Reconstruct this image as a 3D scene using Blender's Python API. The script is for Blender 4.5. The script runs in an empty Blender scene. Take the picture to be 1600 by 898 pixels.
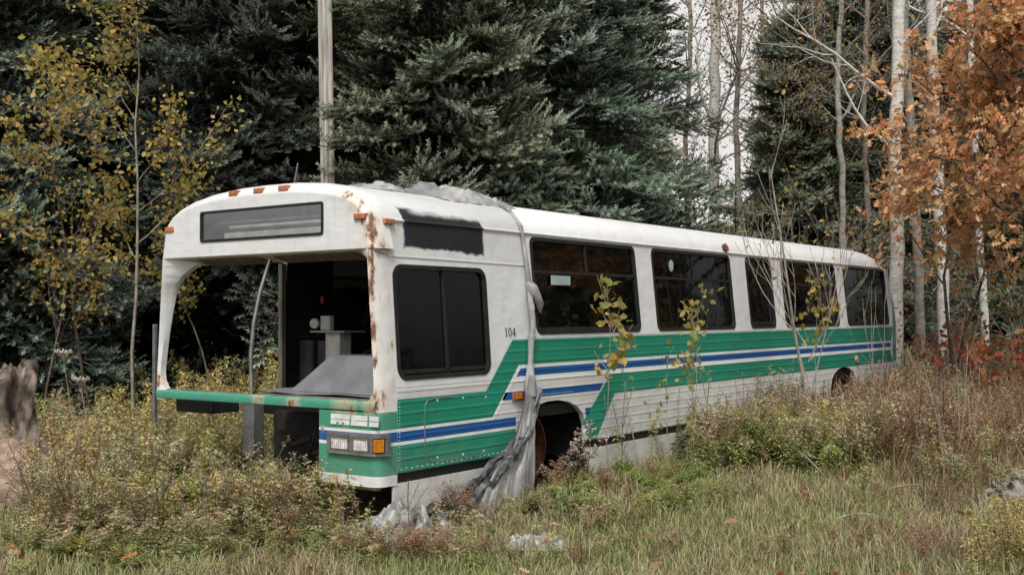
import bpy, bmesh, math, random
import numpy as np
from mathutils import Vector, noise
from mathutils.geometry import tessellate_polygon

random.seed(7); RNG = np.random.default_rng(7)
scene = bpy.context.scene
COL = scene.collection
PI = math.pi
R = math.radians

# ------------------------------------------------------------------ camera
CAM = np.array([-6.0542, -5.6092, 1.6]); YAW = .6289; PITCH = .0245; ROLL = .0038; FPX = 1751.68
FH = np.array([math.cos(YAW), math.sin(YAW)]); RH = np.array([math.sin(YAW), -math.cos(YAW)])
cam = bpy.data.cameras.new('camera'); cam.sensor_width = 36; cam.lens = FPX / 1600 * 36
cam.clip_end = 2000; cam.clip_start = .05
co = bpy.data.objects.new('camera', cam); COL.objects.link(co)
fw = Vector((math.cos(PITCH) * math.cos(YAW), math.cos(PITCH) * math.sin(YAW), math.sin(PITCH)))
rt = Vector((math.sin(YAW), -math.cos(YAW), 0)); up = rt.cross(fw)
r2 = rt * math.cos(ROLL) - up * math.sin(ROLL); u2 = up * math.cos(ROLL) + rt * math.sin(ROLL)
from mathutils import Matrix
co.matrix_world = Matrix(((r2.x, u2.x, -fw.x, CAM[0]), (r2.y, u2.y, -fw.y, CAM[1]), (r2.z, u2.z, -fw.z, CAM[2]), (0, 0, 0, 1)))
scene.camera = co

def spot(px, d):
    """ground position at a bearing and a distance in front of the photographer"""
    p = CAM[:2] + FH * d + RH * ((px - 800) / FPX * d)
    return float(p[0]), float(p[1])

def gh(x, y):
    h = .032 * min(max(x - 1.0, 0), 16) - .012 * min(max(-y - 3, 0), 4)
    h += .05 * noise.noise(Vector((x * .35, y * .35, 3.1))) + .02 * noise.noise(Vector((x * 1.3, y * 1.3, 7.7)))
    return h - .02

# ------------------------------------------------------------------ tags
def tag(o, label=None, cat=None, group=None, kind=None):
    if label: o['label'] = label
    if cat: o['category'] = cat
    if group: o['group'] = group
    if kind: o['kind'] = kind
    return o

def empty(name, loc=(0, 0, 0), rz=0):
    o = bpy.data.objects.new(name, None); COL.objects.link(o)
    o.location = loc; o.rotation_euler = (0, 0, rz); o.empty_display_size = .3
    return o

def copy_tree(o, parent=None):
    c = o.copy(); COL.objects.link(c)
    if parent: c.parent = parent
    for ch in list(o.children): copy_tree(ch, c)
    return c

# ------------------------------------------------------------------ materials
def newmat(name):
    m = bpy.data.materials.new(name); m.use_nodes = True
    nt = m.node_tree
    for n in list(nt.nodes): nt.nodes.remove(n)
    out = nt.nodes.new('ShaderNodeOutputMaterial')
    return m, nt, out

class NT:
    """small helper to write node graphs as expressions"""
    def __init__(s, nt): s.nt = nt
    def node(s, t, **kw):
        n = s.nt.nodes.new(t)
        for k, v in kw.items(): setattr(n, k, v)
        return n
    def link(s, a, b): s.nt.links.new(a, b)
    def val(s, inp, v):
        if isinstance(v, (int, float)): inp.default_value = v
        elif isinstance(v, (tuple, list)):
            inp.default_value = tuple(v) + ((1,) if len(v) == 3 and len(inp.default_value) == 4 else ())
        else: s.link(v, inp)
    def m(s, op, a, b=0.0, c=0.0):
        n = s.node('ShaderNodeMath', operation=op)
        for i, v in enumerate((a, b, c)): s.val(n.inputs[i], v)
        return n.outputs[0]
    def mix(s, f, a, b):
        n = s.node('ShaderNodeMix', data_type='RGBA')
        s.val(n.inputs[0], f); s.val(n.inputs[6], a); s.val(n.inputs[7], b)
        return n.outputs[2]
    def ramp(s, x, a, b, lo=0., hi=1.):
        n = s.node('ShaderNodeMapRange', clamp=True, interpolation_type='SMOOTHSTEP')
        for i, v in enumerate((x, a, b, lo, hi)): s.val(n.inputs[i], v)
        return n.outputs[0]
    def noise(s, vec, scale, detail=4, rough=.55):
        n = s.node('ShaderNodeTexNoise'); n.inputs['Scale'].default_value = scale
        n.inputs['Detail'].default_value = detail; n.inputs['Roughness'].default_value = rough
        if vec is not None: s.link(vec, n.inputs['Vector'])
        return n.outputs[0]
    def obj(s): return s.node('ShaderNodeTexCoord').outputs['Object']
    def scale(s, vec, sc):
        n = s.node('ShaderNodeVectorMath', operation='MULTIPLY'); s.link(vec, n.inputs[0]); n.inputs[1].default_value = sc
        return n.outputs[0]
    def dist(s, vec, c):
        n = s.node('ShaderNodeVectorMath', operation='DISTANCE'); s.link(vec, n.inputs[0]); n.inputs[1].default_value = c
        return n.outputs['Value']
    def xyz(s, vec):
        n = s.node('ShaderNodeSeparateXYZ'); s.link(vec, n.inputs[0]); return n.outputs
    def bump(s, h, strength=.3, dist=.01):
        n = s.node('ShaderNodeBump'); n.inputs['Strength'].default_value = strength; n.inputs['Distance'].default_value = dist
        s.link(h, n.inputs['Height']); return n.outputs[0]
    def bsdf(s, col, rough=.5, metal=0., normal=None, spec=.5, out=None, **kw):
        n = s.node('ShaderNodeBsdfPrincipled')
        s.val(n.inputs['Base Color'], col); s.val(n.inputs['Roughness'], rough); s.val(n.inputs['Metallic'], metal)
        n.inputs['Specular IOR Level'].default_value = spec
        if normal is not None: s.link(normal, n.inputs['Normal'])
        for k, v in kw.items(): s.val(n.inputs[k], v)
        if out is not None: s.link(n.outputs[0], out.inputs[0])
        return n.outputs[0]

def simple(name, col, rough=.5, metal=0., vary=.25, nscale=6., bump=.0, spec=.4, stretch=(1, 1, 1)):
    m, nt, out = newmat(name); g = NT(nt)
    v = g.scale(g.obj(), stretch); n = g.noise(v, nscale, 5)
    dark = tuple(c * (1 - vary) for c in col); lite = tuple(min(1, c * (1 + vary)) for c in col)
    c = g.mix(g.ramp(n, .3, .7), dark, lite)
    nn = g.bump(g.noise(v, nscale * 4, 4), .5, bump) if bump else None
    g.bsdf(c, rough, metal, nn, spec, out)
    return m

# painted bus sheet metal: base colour + dirt streaks + rust in named places + sprayed black patch; ribs are real bump
RUST = [((.03, .05, .98), .17), ((.10, .04, 2.14), .11), ((.03, .10, 2.2), .13), ((.02, .12, 2.30), .15), ((.02, .24, 2.42), .13), ((.04, .36, 2.5), .12), ((.03, .1, .93), .13), ((.0, 2.57, 1.05), .12),
        ((.0, .12, .66), .05), ((.0, 1.3, .93), .12), ((.0, .42, .36), .1), ((.0, 1.6, 2.6), .06), ((.0, .58, .745), .05),
        ((4.9, .0, .42), .2), ((2.9, 0, .4), .12), ((.0, .9, .9), .15), ((.0, .35, .9), .2)]
def paint(name, col, ribs=False, spray=False, rust=1., rough=.38, front=False):
    m, nt, out = newmat(name); g = NT(nt)
    o = g.obj(); X, Y, Z = g.xyz(o)
    big = g.noise(o, 1.6, 6, .6); fine = g.noise(o, 26, 5, .65)
    st = g.noise(g.scale(o, (9, 9, .7)), 1.6, 5, .6)
    dirt = g.m('MULTIPLY', g.ramp(st, .5, .78), g.ramp(big, .3, .7, .25, .8))
    grime = tuple(c * .55 + .02 * k for c, k in zip(col, (2.2, 2, 1.6)))
    c = g.mix(g.m('MULTIPLY', dirt, .6), col, grime)
    low = g.m('MULTIPLY', g.ramp(g.m('ADD', Z, g.m('MULTIPLY', big, .5)), 1.05, .55), g.ramp(g.noise(o, 5, 6, .7), .35, .75, .1, .75))
    c = g.mix(low, c, tuple(q * .45 + .11 * k for q, k in zip(col, (1.1, 1., .75))))
    c = g.mix(g.ramp(g.noise(o, 60, 3), .62, .8, 0, .25), c, tuple(min(1, q * .75 + .03) for q in col))
    # scratches that show pale metal / chalked paint
    scr = g.ramp(g.noise(g.scale(o, (2, 2, 30)), 3, 5, .7), .66, .74, 0, .35)
    c = g.mix(scr, c, (.5, .5, .48) if max(col) < .5 else (.45, .43, .4))
    acc = None
    for (ce, r) in RUST:
        d = g.ramp(g.dist(o, ce), r, r * .25)
        acc = d if acc is None else g.m('MAXIMUM', acc, d)
    rn = g.noise(g.scale(o, (1, 1, .45)), 14, 7, .68)
    edge = g.m('MULTIPLY', g.m('MULTIPLY', g.ramp(Y, .012, .05), g.ramp(Y, .20, .10)), g.m('MULTIPLY', g.ramp(X, .07, .02), g.m('MULTIPLY', g.ramp(Z, 2.2, 2.1), g.ramp(Z, .90, .95))))
    edge = g.m('MULTIPLY', edge, g.ramp(g.noise(g.scale(o, (1, 1, .25)), 9, 5), .36, .56, .35, 1.0))
    acc = g.m('MAXIMUM', acc, g.m('MULTIPLY', edge, 1.15))
    pil = g.m('MULTIPLY', g.m('MULTIPLY', g.ramp(X, .23, .16), g.ramp(Y, .3, .2)), g.m('MULTIPLY', g.ramp(Z, 2.45, 2.1), g.ramp(Z, .90, .95)))
    acc = g.m('MAXIMUM', acc, g.m('MULTIPLY', pil, .5))
    rm = g.ramp(g.m('ADD', g.m('MULTIPLY', acc, .25 * rust), g.m('MULTIPLY', rn, .8)), .60, .73)
    rare = g.ramp(g.noise(o, 9, 8, .7), .735, .765)
    rm = g.m('MAXIMUM', rm, g.m('MULTIPLY', rare, .8))
    halo = g.ramp(g.m('ADD', g.m('MULTIPLY', acc, .32 * rust), g.m('MULTIPLY', rn, .7)), .40, .72, 0, .6)
    rustc = g.mix(g.ramp(fine, .35, .65), (.075, .032, .02), (.27, .125, .068))
    c = g.mix(halo, c, (.60, .43, .29)); c = g.mix(rm, c, rustc)
    rgh = g.mix(rm, (rough,) * 3, (.85,) * 3)
    if spray:
        n2 = g.m('MULTIPLY', g.m('SUBTRACT', g.noise(o, 5, 5, .6), .5), .09)
        n3 = g.m('MULTIPLY', g.m('SUBTRACT', g.noise(g.scale(o, (14, 1, 9)), 1, 4), .5), .045)
        dx = g.m('SUBTRACT', g.m('ABSOLUTE', g.m('SUBTRACT', X, .86)), .50)
        dz = g.m('SUBTRACT', g.m('ABSOLUTE', g.m('SUBTRACT', Z, g.m('SUBTRACT', 2.280, g.m('MULTIPLY', X, .025)))), .15)
        dd = g.m('ADD', g.m('MAXIMUM', dx, dz), g.m('ADD', n2, n3))
        sm = g.ramp(dd, .014, -.014)
        side = g.ramp(Y, .55, .4)
        sm = g.m('MULTIPLY', sm, side)
        # scuffed pale band along the upper edge
        sc = g.m('MULTIPLY', g.ramp(g.m('ADD', Z, g.m('MULTIPLY', n3, 1.2)), 2.362, 2.40), g.ramp(X, .42, .55))
        sm = g.m('MULTIPLY', sm, g.m('SUBTRACT', 1, g.m('MULTIPLY', sc, .62)))
        blk = g.mix(g.ramp(X, .5, .3, 0, .7), (.018, .019, .022), (.012, .03, .07))
        c = g.mix(sm, c, blk)
    # joint lines & ribs
    h = g.m('MULTIPLY', fine, .06)
    h = g.m('ADD', h, g.m('MULTIPLY', g.noise(o, 2.2, 2), 3.4)); h = g.m('ADD', h, g.m('MULTIPLY', g.noise(g.scale(o, (1, 1, 2)), 5, 2), .8))
    if ribs:
        fr = g.m('FRACT', g.m('DIVIDE', Z, .085))
        gr = g.m('MULTIPLY', g.ramp(fr, .0, .08), g.ramp(fr, .34, .24))
        h = g.m('ADD', h, g.m('MULTIPLY', gr, .55))
        c = g.mix(g.m('MULTIPLY', g.m('MULTIPLY', g.ramp(fr, .2, .26), g.ramp(fr, .38, .3)), g.ramp(big, .3, .7, .1, .5)), c, grime)
    g.bsdf(c, rgh, 0, g.bump(h, .55, .012), .45, out)
    return m

WHITE = (.70, .705, .70); GREEN = (.012, .245, .16); BLUE = (.006, .088, .31)
M = {}
M['white'] = paint('white bus paint', WHITE, spray=True)
M['white_rib'] = paint('white ribbed panel', (.66, .66, .65), ribs=True, rust=.8)
M['green_rib'] = paint('green ribbed paint', GREEN, ribs=True, rust=.5)
M['blue_rib'] = paint('blue ribbed paint', BLUE, ribs=True, rust=.4)
M['white_line'] = paint('white stripe paint', (.8, .82, .8), ribs=True, rust=.4)
M['green'] = paint('green bus paint', (.06, .27, .185), rust=.9)
M['blue'] = paint('blue bus paint', BLUE, rust=.5)
M['skirt'] = paint('dirty white skirt', (.66, .65, .62), rust=.7, rough=.6)
M['rubber'] = simple('black rubber', (.014, .014, .015), .6, 0, .3, 12)
M['dark'] = simple('dark underside', (.02, .018, .016), .85, 0, .5, 5, .004)
M['dark_in'] = simple('dark interior lining', (.032, .032, .032), .8, 0, .35, 3)
M['gray_in'] = simple('grey interior panel', (.09, .09, .085), .7, 0, .3, 3)
M['dash'] = simple('grey moulded dash', (.15, .155, .165), .62, 0, .18, 5, .002)
M['shelf'] = simple('rusty dash shelf', (.17, .13, .11), .85, 0, .5, 7, .004)
M['chrome'] = simple('dull chrome', (.5, .5, .5), .32, .9, .25, 8)
M['steel'] = simple('grey weathered steel', (.2, .2, .2), .6, .5, .3, 8)
M['rust'] = simple('rusty iron', (.21, .085, .045), .9, .1, .55, 9, .01)
M['brown'] = simple('brown vent panel', (.15, .105, .075), .8, 0, .45, 8, .004, stretch=(1, 8, 1))
M['cream'] = simple('cream header underside', (.42, .37, .29), .7, 0, .35, 5)
M['post'] = simple('peeling tan post', (.36, .31, .25), .7, 0, .4, 9, .003, stretch=(1, 1, .3))
M['pale'] = simple('pale plastic', (.62, .6, .55), .6, 0, .2, 9)
M['redm'] = simple('faded red plastic', (.4, .03, .02), .5, 0, .2, 9)
M['aqua'] = simple('pale blue notice', (.36, .46, .46), .6, 0, .2, 6)
M['bezel'] = simple('grey headlamp surround', (.16, .155, .145), .6, .2, .3, 10, .002)
M['badge'] = simple('off white lettering', (.66, .68, .66), .5, 0, .15, 12)
M['black'] = simple('black lettering', (.012, .012, .012), .6, 0, .2, 12)

def lens(name, col, rough=.12, spec=.6):
    m, nt, out = newmat(name); g = NT(nt); o = g.obj()
    w = g.m('SINE', g.m('MULTIPLY', g.xyz(o)[1], 420)); n = g.noise(o, 30, 3)
    h = g.m('ADD', w, g.m('MULTIPLY', n, 2))
    g.bsdf(g.mix(g.ramp(n, .3, .7), tuple(c * .6 for c in col), col), rough, .0, g.bump(h, .3, .003), spec, out)
    return m
M['amber'] = lens('amber lens', (.62, .22, .02)); M['amber_old'] = lens('faded orange lens', (.52, .19, .085), .4)
M['clear'] = lens('clear lens', (.62, .6, .55)); M['tanlens'] = lens('tan lens', (.5, .4, .27))
def reflector():
    m, nt, out = newmat('silvered headlamp'); g = NT(nt); o = g.obj()
    h = g.m('ADD', g.m('SINE', g.m('MULTIPLY', g.xyz(o)[1], 300)), g.m('MULTIPLY', g.noise(o, 22, 3), 3))
    g.bsdf(g.mix(g.ramp(g.noise(o, 16, 4), .4, .7), (.58, .57, .55), (.92, .92, .90)), .25, .1, g.bump(h, .5, .006), .6, out)
    return m
M['lamp'] = reflector()

def glass(name, tint, refl=1.0, dust=.06):
    m, nt, out = newmat(name); g = NT(nt); o = g.obj()
    tr = g.node('ShaderNodeBsdfTransparent'); g.val(tr.inputs[0], tint)
    gl = g.node('ShaderNodeBsdfGlossy'); g.val(gl.inputs[0], (1, 1, 1)); g.val(gl.inputs[1], .04)
    h = g.noise(o, 2.5, 2); g.link(g.bump(h, .1, .03), gl.inputs['Normal'])
    fr = g.node('ShaderNodeFresnel'); fr.inputs[0].default_value = 1.52
    f = g.m('MULTIPLY', fr.outputs[0], refl)
    mx = g.node('ShaderNodeMixShader'); g.link(f, mx.inputs[0]); g.link(tr.outputs[0], mx.inputs[1]); g.link(gl.outputs[0], mx.inputs[2])
    df = g.node('ShaderNodeBsdfDiffuse'); g.val(df.inputs[0], (.4, .38, .35))
    d = g.ramp(g.noise(o, 5, 6, .7), .45, .85, dust * .2, dust)
    m2 = g.node('ShaderNodeMixShader'); g.link(d, m2.inputs[0]); g.link(mx.outputs[0], m2.inputs[1]); g.link(df.outputs[0], m2.inputs[2])
    g.link(m2.outputs[0], out.inputs[0])
    return m
M['glass'] = glass('dark tinted glass', (.085, .09, .095), .8, .012)
M['glass_sign'] = glass('dusty sign glass', (.8, .82, .84), .5, .03)

def foliage(name, rough=.55, trans=.3, spec=.25):
    m, nt, out = newmat(name); g = NT(nt)
    a = g.node('ShaderNodeVertexColor'); a.layer_name = 'Col'
    p = g.bsdf(a.outputs[0], rough, 0, None, spec)
    t = g.node('ShaderNodeBsdfTranslucent'); g.link(a.outputs[0], t.inputs[0])
    mx = g.node('ShaderNodeMixShader'); mx.inputs[0].default_value = trans
    g.link(p, mx.inputs[1]); g.link(t.outputs[0], mx.inputs[2]); g.link(mx.outputs[0], out.inputs[0])
    return m
M['needle'] = foliage('spruce needles', .5, .12, .35)
M['leaf'] = foliage('autumn leaves', .5, .45, .3)
M['grass'] = foliage('grass and weeds', .65, .3, .15)

def bark(name, a, b, sc, mark=None):
    m, nt, out = newmat(name); g = NT(nt); o = g.obj()
    n = g.noise(g.scale(o, sc), 6, 6, .65); c = g.mix(g.ramp(n, .35, .65), a, b)
    if mark:
        s = g.noise(g.scale(o, (2.2, 2.2, 13)), 2.1, 4, .6)
        c = g.mix(g.ramp(s, .64, .7), c, mark)
        s2 = g.noise(g.scale(o, (6, 6, 1.0)), 1.3, 3); c = g.mix(g.ramp(s2, .5, .75, 0, .5), c, (.30, .27, .23))
        s3 = g.noise(g.scale(o, (1.5, 1.5, 3.)), 1.4, 5, .7); c = g.mix(g.ramp(s3, .66, .72), c, (.04, .035, .03))
    g.bsdf(c, .85, 0, g.bump(n, .6, .02), .2, out); return m
M['bark'] = bark('grey brown bark', (.026, .022, .018), (.07, .058, .048), (1, 1, .3))
M['birch'] = bark('white birch bark', (.46, .44, .40), (.66, .64, .6), (1, 1, 2.5), (.05, .045, .04))
M['aspen'] = bark('grey aspen bark', (.20, .19, .16), (.36, .34, .29), (1, 1, 2.5), (.06, .05, .045))
M['twig'] = bark('pale twig bark', (.17, .14, .115), (.34, .30, .26), (1, 1, 1))
M['twig_dark'] = bark('brown twig bark', (.07, .052, .04), (.16, .125, .1), (1, 1, 1))
M['pole'] = bark('weathered grey wood', (.27, .24, .21), (.54, .51, .46), (5, 5, .25))
M['stump'] = bark('weathered stump wood', (.05, .038, .03), (.28, .23, .19), (1.6, 1.6, .6))

def tarp_mat():
    m, nt, out = newmat('torn grey plastic sheet'); g = NT(nt); o = g.obj()
    n = g.noise(o, 3.2, 4, .55); n2 = g.noise(o, 13, 6, .65)
    c = g.mix(g.ramp(n, .35, .65), (.22, .22, .225), (.47, .468, .46))
    c = g.mix(g.ramp(n2, .58, .70, 0, .55), c, (.10, .10, .10))
    c = g.mix(g.ramp(g.noise(g.scale(o, (1, 1, .4)), 6, 5, .7), .62, .74, 0, .5), c, (.27, .20, .15))
    p = g.bsdf(c, .42, 0, g.bump(g.noise(o, 8, 3), .35, .03), .5)
    t = g.node('ShaderNodeBsdfTranslucent'); g.link(c, t.inputs[0]); mx = g.node('ShaderNodeMixShader'); mx.inputs[0].default_value = .15
    g.link(p, mx.inputs[1]); g.link(t.outputs[0], mx.inputs[2]); g.link(mx.outputs[0], out.inputs[0]); return m
M['tarp'] = tarp_mat()

def tarp_dark():
    m, nt, out = newmat('dark folded plastic'); g = NT(nt); o = g.obj(); n = g.noise(o, 9, 6, .65)
    c = g.mix(g.ramp(n, .4, .7), (.028, .029, .032), (.16, .16, .165)); c = g.mix(g.ramp(g.noise(o, 5, 6, .7), .62, .72, 0, .6), c, (.2, .11, .065))
    g.bsdf(c, .32, 0, g.bump(n, .8, .03), .6, out); return m
M['tarp_dark'] = tarp_dark()
def ground_mat():
    m, nt, out = newmat('meadow soil and thatch'); g = NT(nt); o = g.obj()
    n = g.noise(o, .6, 6, .6); n2 = g.noise(o, 14, 6, .7); n3 = g.noise(o, 2.4, 5)
    c = g.mix(g.ramp(n2, .3, .7), (.05, .042, .026), (.17, .14, .09))
    c = g.mix(g.ramp(n3, .4, .65, 0, .7), c, (.07, .085, .035))
    c = g.mix(g.ramp(n, .5, .7, 0, .6), c, (.10, .068, .045))
    g.bsdf(c, .95, 0, g.bump(n2, .8, .05), .1, out); return m
M['ground'] = ground_mat()
M['soil'] = simple('dry reddish soil', (.26, .19, .145), .95, 0, .4, 9, .03, .1)
M['rubble'] = simple('pale grey rubble', (.25, .23, .205), .95, 0, .45, 14, .03, .1)
M['scrap'] = simple('white plastic scrap', (.33, .33, .325), .5, 0, .5, 12, .01)

# ------------------------------------------------------------------ mesh builders
class MB:
    def __init__(s): s.v = []; s.f = []; s.mi = []; s.m = 0
    def face(s, idx): s.f.append(tuple(idx)); s.mi.append(s.m)
    def poly(s, pts):
        b = len(s.v); s.v += [tuple(p) for p in pts]; s.face(range(b, b + len(pts)))
    def box(s, a, b):
        x0, y0, z0 = a; x1, y1, z1 = b; k = len(s.v)
        s.v += [(x0, y0, z0), (x1, y0, z0), (x1, y1, z0), (x0, y1, z0), (x0, y0, z1), (x1, y0, z1), (x1, y1, z1), (x0, y1, z1)]
        for q in ((0, 3, 2, 1), (4, 5, 6, 7), (0, 1, 5, 4), (1, 2, 6, 5), (2, 3, 7, 6), (3, 0, 4, 7)): s.face([k + i for i in q])
        return s
    def hexa(s, lo, hi):
        """lo, hi: four points each"""
        k = len(s.v); s.v += [tuple(p) for p in lo] + [tuple(p) for p in hi]
        for q in ((0, 3, 2, 1), (4, 5, 6, 7), (0, 1, 5, 4), (1, 2, 6, 5), (2, 3, 7, 6), (3, 0, 4, 7)): s.face([k + i for i in q])
        return s
    def tube(s, pts, rad, n=8, cap=True, jit=0.):
        pts = [Vector(p) for p in pts]
        if not isinstance(rad, (list, tuple)): rad = [rad] * len(pts)
        b = len(s.v); ref = None
        for i, p in enumerate(pts):
            t = (pts[min(i + 1, len(pts) - 1)] - pts[max(i - 1, 0)]).normalized()
            if ref is None: ref = t.orthogonal().normalized()
            ref = (ref - t * ref.dot(t)).normalized(); w = t.cross(ref)
            for j in range(n):
                a = 2 * PI * j / n; rr_ = rad[i] * (1 + jit * random.uniform(-1, 1))
                s.v.append(tuple(p + ref * math.cos(a) * rr_ + w * math.sin(a) * rr_))
        for i in range(len(pts) - 1):
            for j in range(n):
                s.face((b + i * n + j, b + i * n + (j + 1) % n, b + (i + 1) * n + (j + 1) % n, b + (i + 1) * n + j))
        if cap:
            s.face([b + j for j in reversed(range(n))]); e = b + (len(pts) - 1) * n; s.face([e + j for j in range(n)])
        return s
    def loft(s, rings, closed=False, caps=False):
        b = len(s.v); n = len(rings[0])
        for r in rings: s.v += [tuple(p) for p in r]
        for i in range(len(rings) - 1):
            for j in range(n if closed else n - 1):
                k = (j + 1) % n
                s.face((b + i * n + j, b + i * n + k, b + (i + 1) * n + k, b + (i + 1) * n + j))
        if caps:
            s.face([b + j for j in reversed(range(n))]); e = b + (len(rings) - 1) * n; s.face([e + j for j in range(n)])
        return s
    def panel(s, outer, holes, fm, fb=None):
        loops = [outer] + holes
        tri = tessellate_polygon([[Vector((a, b, 0)) for a, b in l] for l in loops])
        flat = [p for l in loops for p in l]; k = len(s.v); n = len(flat)
        s.v += [tuple(fm(*p)) for p in flat]
        for t in tri: s.face([k + i for i in t])
        if fb:
            s.v += [tuple(fb(*p)) for p in flat]
            for t in tri: s.face([k + n + i for i in reversed(t)])
            o = 0
            for l in loops:
                m = len(l)
                for i in range(m):
                    j = (i + 1) % m; s.face((k + o + i, k + o + j, k + n + o + j, k + n + o + i))
                o += m
        return s
    def disc(s, c, ax, r, t, n=20):
        c = Vector(c); ax = Vector(ax).normalized()
        return s.tube([c, c + ax * t], r, n)
    def build(s, name, mats, parent=None, smooth=None, bevel=0., loc=None):
        me = bpy.data.meshes.new(name); me.from_pydata(s.v, [], s.f); me.update()
        if not isinstance(mats, (list, tuple)): mats = [mats]
        for m in mats: me.materials.append(m)
        me.polygons.foreach_set('material_index', s.mi)
        bm = bmesh.new(); bm.from_mesh(me); bmesh.ops.recalc_face_normals(bm, faces=bm.faces); bm.to_mesh(me); bm.free()
        if smooth is not None:
            me.polygons.foreach_set('use_smooth', [True] * len(me.polygons)); me.set_sharp_from_angle(angle=R(smooth))
        o = bpy.data.objects.new(name, me); COL.objects.link(o)
        if parent: o.parent = parent
        if loc: o.location = loc
        if bevel:
            b = o.modifiers.new('bevel', 'BEVEL'); b.width = bevel; b.segments = 2; b.limit_method = 'ANGLE'; b.angle_limit = R(40)
        return o

class FM:
    """numpy triangle soup with a colour per vertex"""
    def __init__(s): s.V = []; s.F = []; s.C = []; s.n = 0
    def add(s, V, F, C):
        V = np.asarray(V, np.float32).reshape(-1, 3); F = np.asarray(F, np.int32).reshape(-1, 3); C = np.asarray(C, np.float32).reshape(-1, 3)
        s.V.append(V); s.F.append(F + s.n); s.C.append(C); s.n += len(V)
    def arrays(s): return np.concatenate(s.V), np.concatenate(s.F), np.concatenate(s.C)
    def build(s, name, mat, parent=None, loc=None):
        V, F, C = s.arrays(); me = bpy.data.meshes.new(name)
        me.vertices.add(len(V)); me.vertices.foreach_set('co', V.ravel())
        me.loops.add(F.size); me.loops.foreach_set('vertex_index', F.ravel())
        me.polygons.add(len(F)); me.polygons.foreach_set('loop_start', np.arange(0, F.size, 3, dtype=np.int32))
        me.update(calc_edges=True)
        a = me.color_attributes.new('Col', 'FLOAT_COLOR', 'POINT')
        a.data.foreach_set('color', np.concatenate([C, np.ones((len(C), 1), np.float32)], 1).ravel())
        me.materials.append(mat)
        o = bpy.data.objects.new(name, me); COL.objects.link(o)
        if parent: o.parent = parent
        if loc is not None: o.location = loc
        return o

def frames(d, roll=None):
    """(m,3) directions -> (m,3,3) matrices whose first column is the direction"""
    d = d / np.linalg.norm(d, axis=1, keepdims=True)
    upv = np.tile(np.array([0, 0, 1.]), (len(d), 1)); bad = np.abs(d[:, 2]) > .98; upv[bad] = (1, 0, 0)
    y = np.cross(upv, d); y /= np.linalg.norm(y, axis=1, keepdims=True); z = np.cross(d, y)
    if roll is not None:
        c, s_ = np.cos(roll)[:, None], np.sin(roll)[:, None]; y, z = y * c + z * s_, z * c - y * s_
    return np.stack([d, y, z], 2)

def inst(tmpl, P, Mx, S, C):
    """place template (V,F,Ctint) at P (m,3) with rotation Mx (m,3,3), scale S (m,) or (m,3), colour C (m,3)"""
    V, F, T = tmpl; m = len(P); k = len(V)
    S = np.asarray(S, float)
    if S.ndim == 1: S = S[:, None]
    W = np.einsum('mij,mkj->mki', Mx, V[None] * S[:, None, :]) + P[:, None, :]
    FF = (F[None] + (np.arange(m) * k)[:, None, None]).reshape(-1, 3)
    CC = (C[:, None, :] * T[None]).reshape(-1, 3)
    return W.reshape(-1, 3), FF, np.clip(CC, 0, 1)

def rotz(a):
    c, s_ = np.cos(a), np.sin(a); o = np.zeros_like(a); i = np.ones_like(a)
    return np.stack([np.stack([c, -s_, o], 1), np.stack([s_, c, o], 1), np.stack([o, o, i], 1)], 1)

def rr(x0, x1, z0, z1, r, n=6):
    p = []
    for cx, cz, a0 in ((x1 - r, z1 - r, 0), (x0 + r, z1 - r, 90), (x0 + r, z0 + r, 180), (x1 - r, z0 + r, 270)):
        for i in range(n + 1):
            a = R(a0 + 90 * i / n); p.append((cx + r * math.cos(a), cz + r * math.sin(a)))
    return p

# =================================================================== BUS
W = 2.63; L = 12.05
def tw(z, z0=1.40): return .088 * max(0., z - z0) / (2.31 - z0)      # walls lean in above the belt
bus = empty('bus')
tag(bus, 'derelict white city bus with green and blue stripes and no windscreen, sunk in the weeds', 'bus')

# --- roof shell and destination header -----------------------------------------
HALF = [(.030, 2.098), (.06, 2.2), (.088, 2.31), (.100, 2.36), (.145, 2.43), (.215, 2.495), (.32, 2.55), (.47, 2.597), (.7, 2.637), (1.0, 2.662)]
def ring(u, si=0., ti=0., k0=0):
    h = HALF[k0:]; pts = []
    def f(d, z):
        a = (z - 2.098) / (2.667 - 2.098)
        return d + si * (1 - a), z - ti * a ** 1.0
    for d, z in h:
        dd, zz = f(d, z); pts.append((u, dd, zz))
    pts.append((u, W / 2, f(W / 2, 2.667)[1]))
    for d, z in reversed(h):
        dd, zz = f(d, z); pts.append((u, W - dd, zz))
    return pts
ru = .20
b = MB(); rings = []
for i in range(9):
    ph = PI / 2 * i / 8
    rings.append(ring(ru * (1 - math.cos(ph)), .085 * (1 - math.sin(ph)), .10 * (1 - math.sin(ph))))
b.loft(rings)
front = [(p[1], p[2]) for p in rings[0]]
sign = rr(.575, 2.015, 2.222, 2.465, .02, 3)
b.panel(front, [sign], lambda w, z: (0, w, z))
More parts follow.
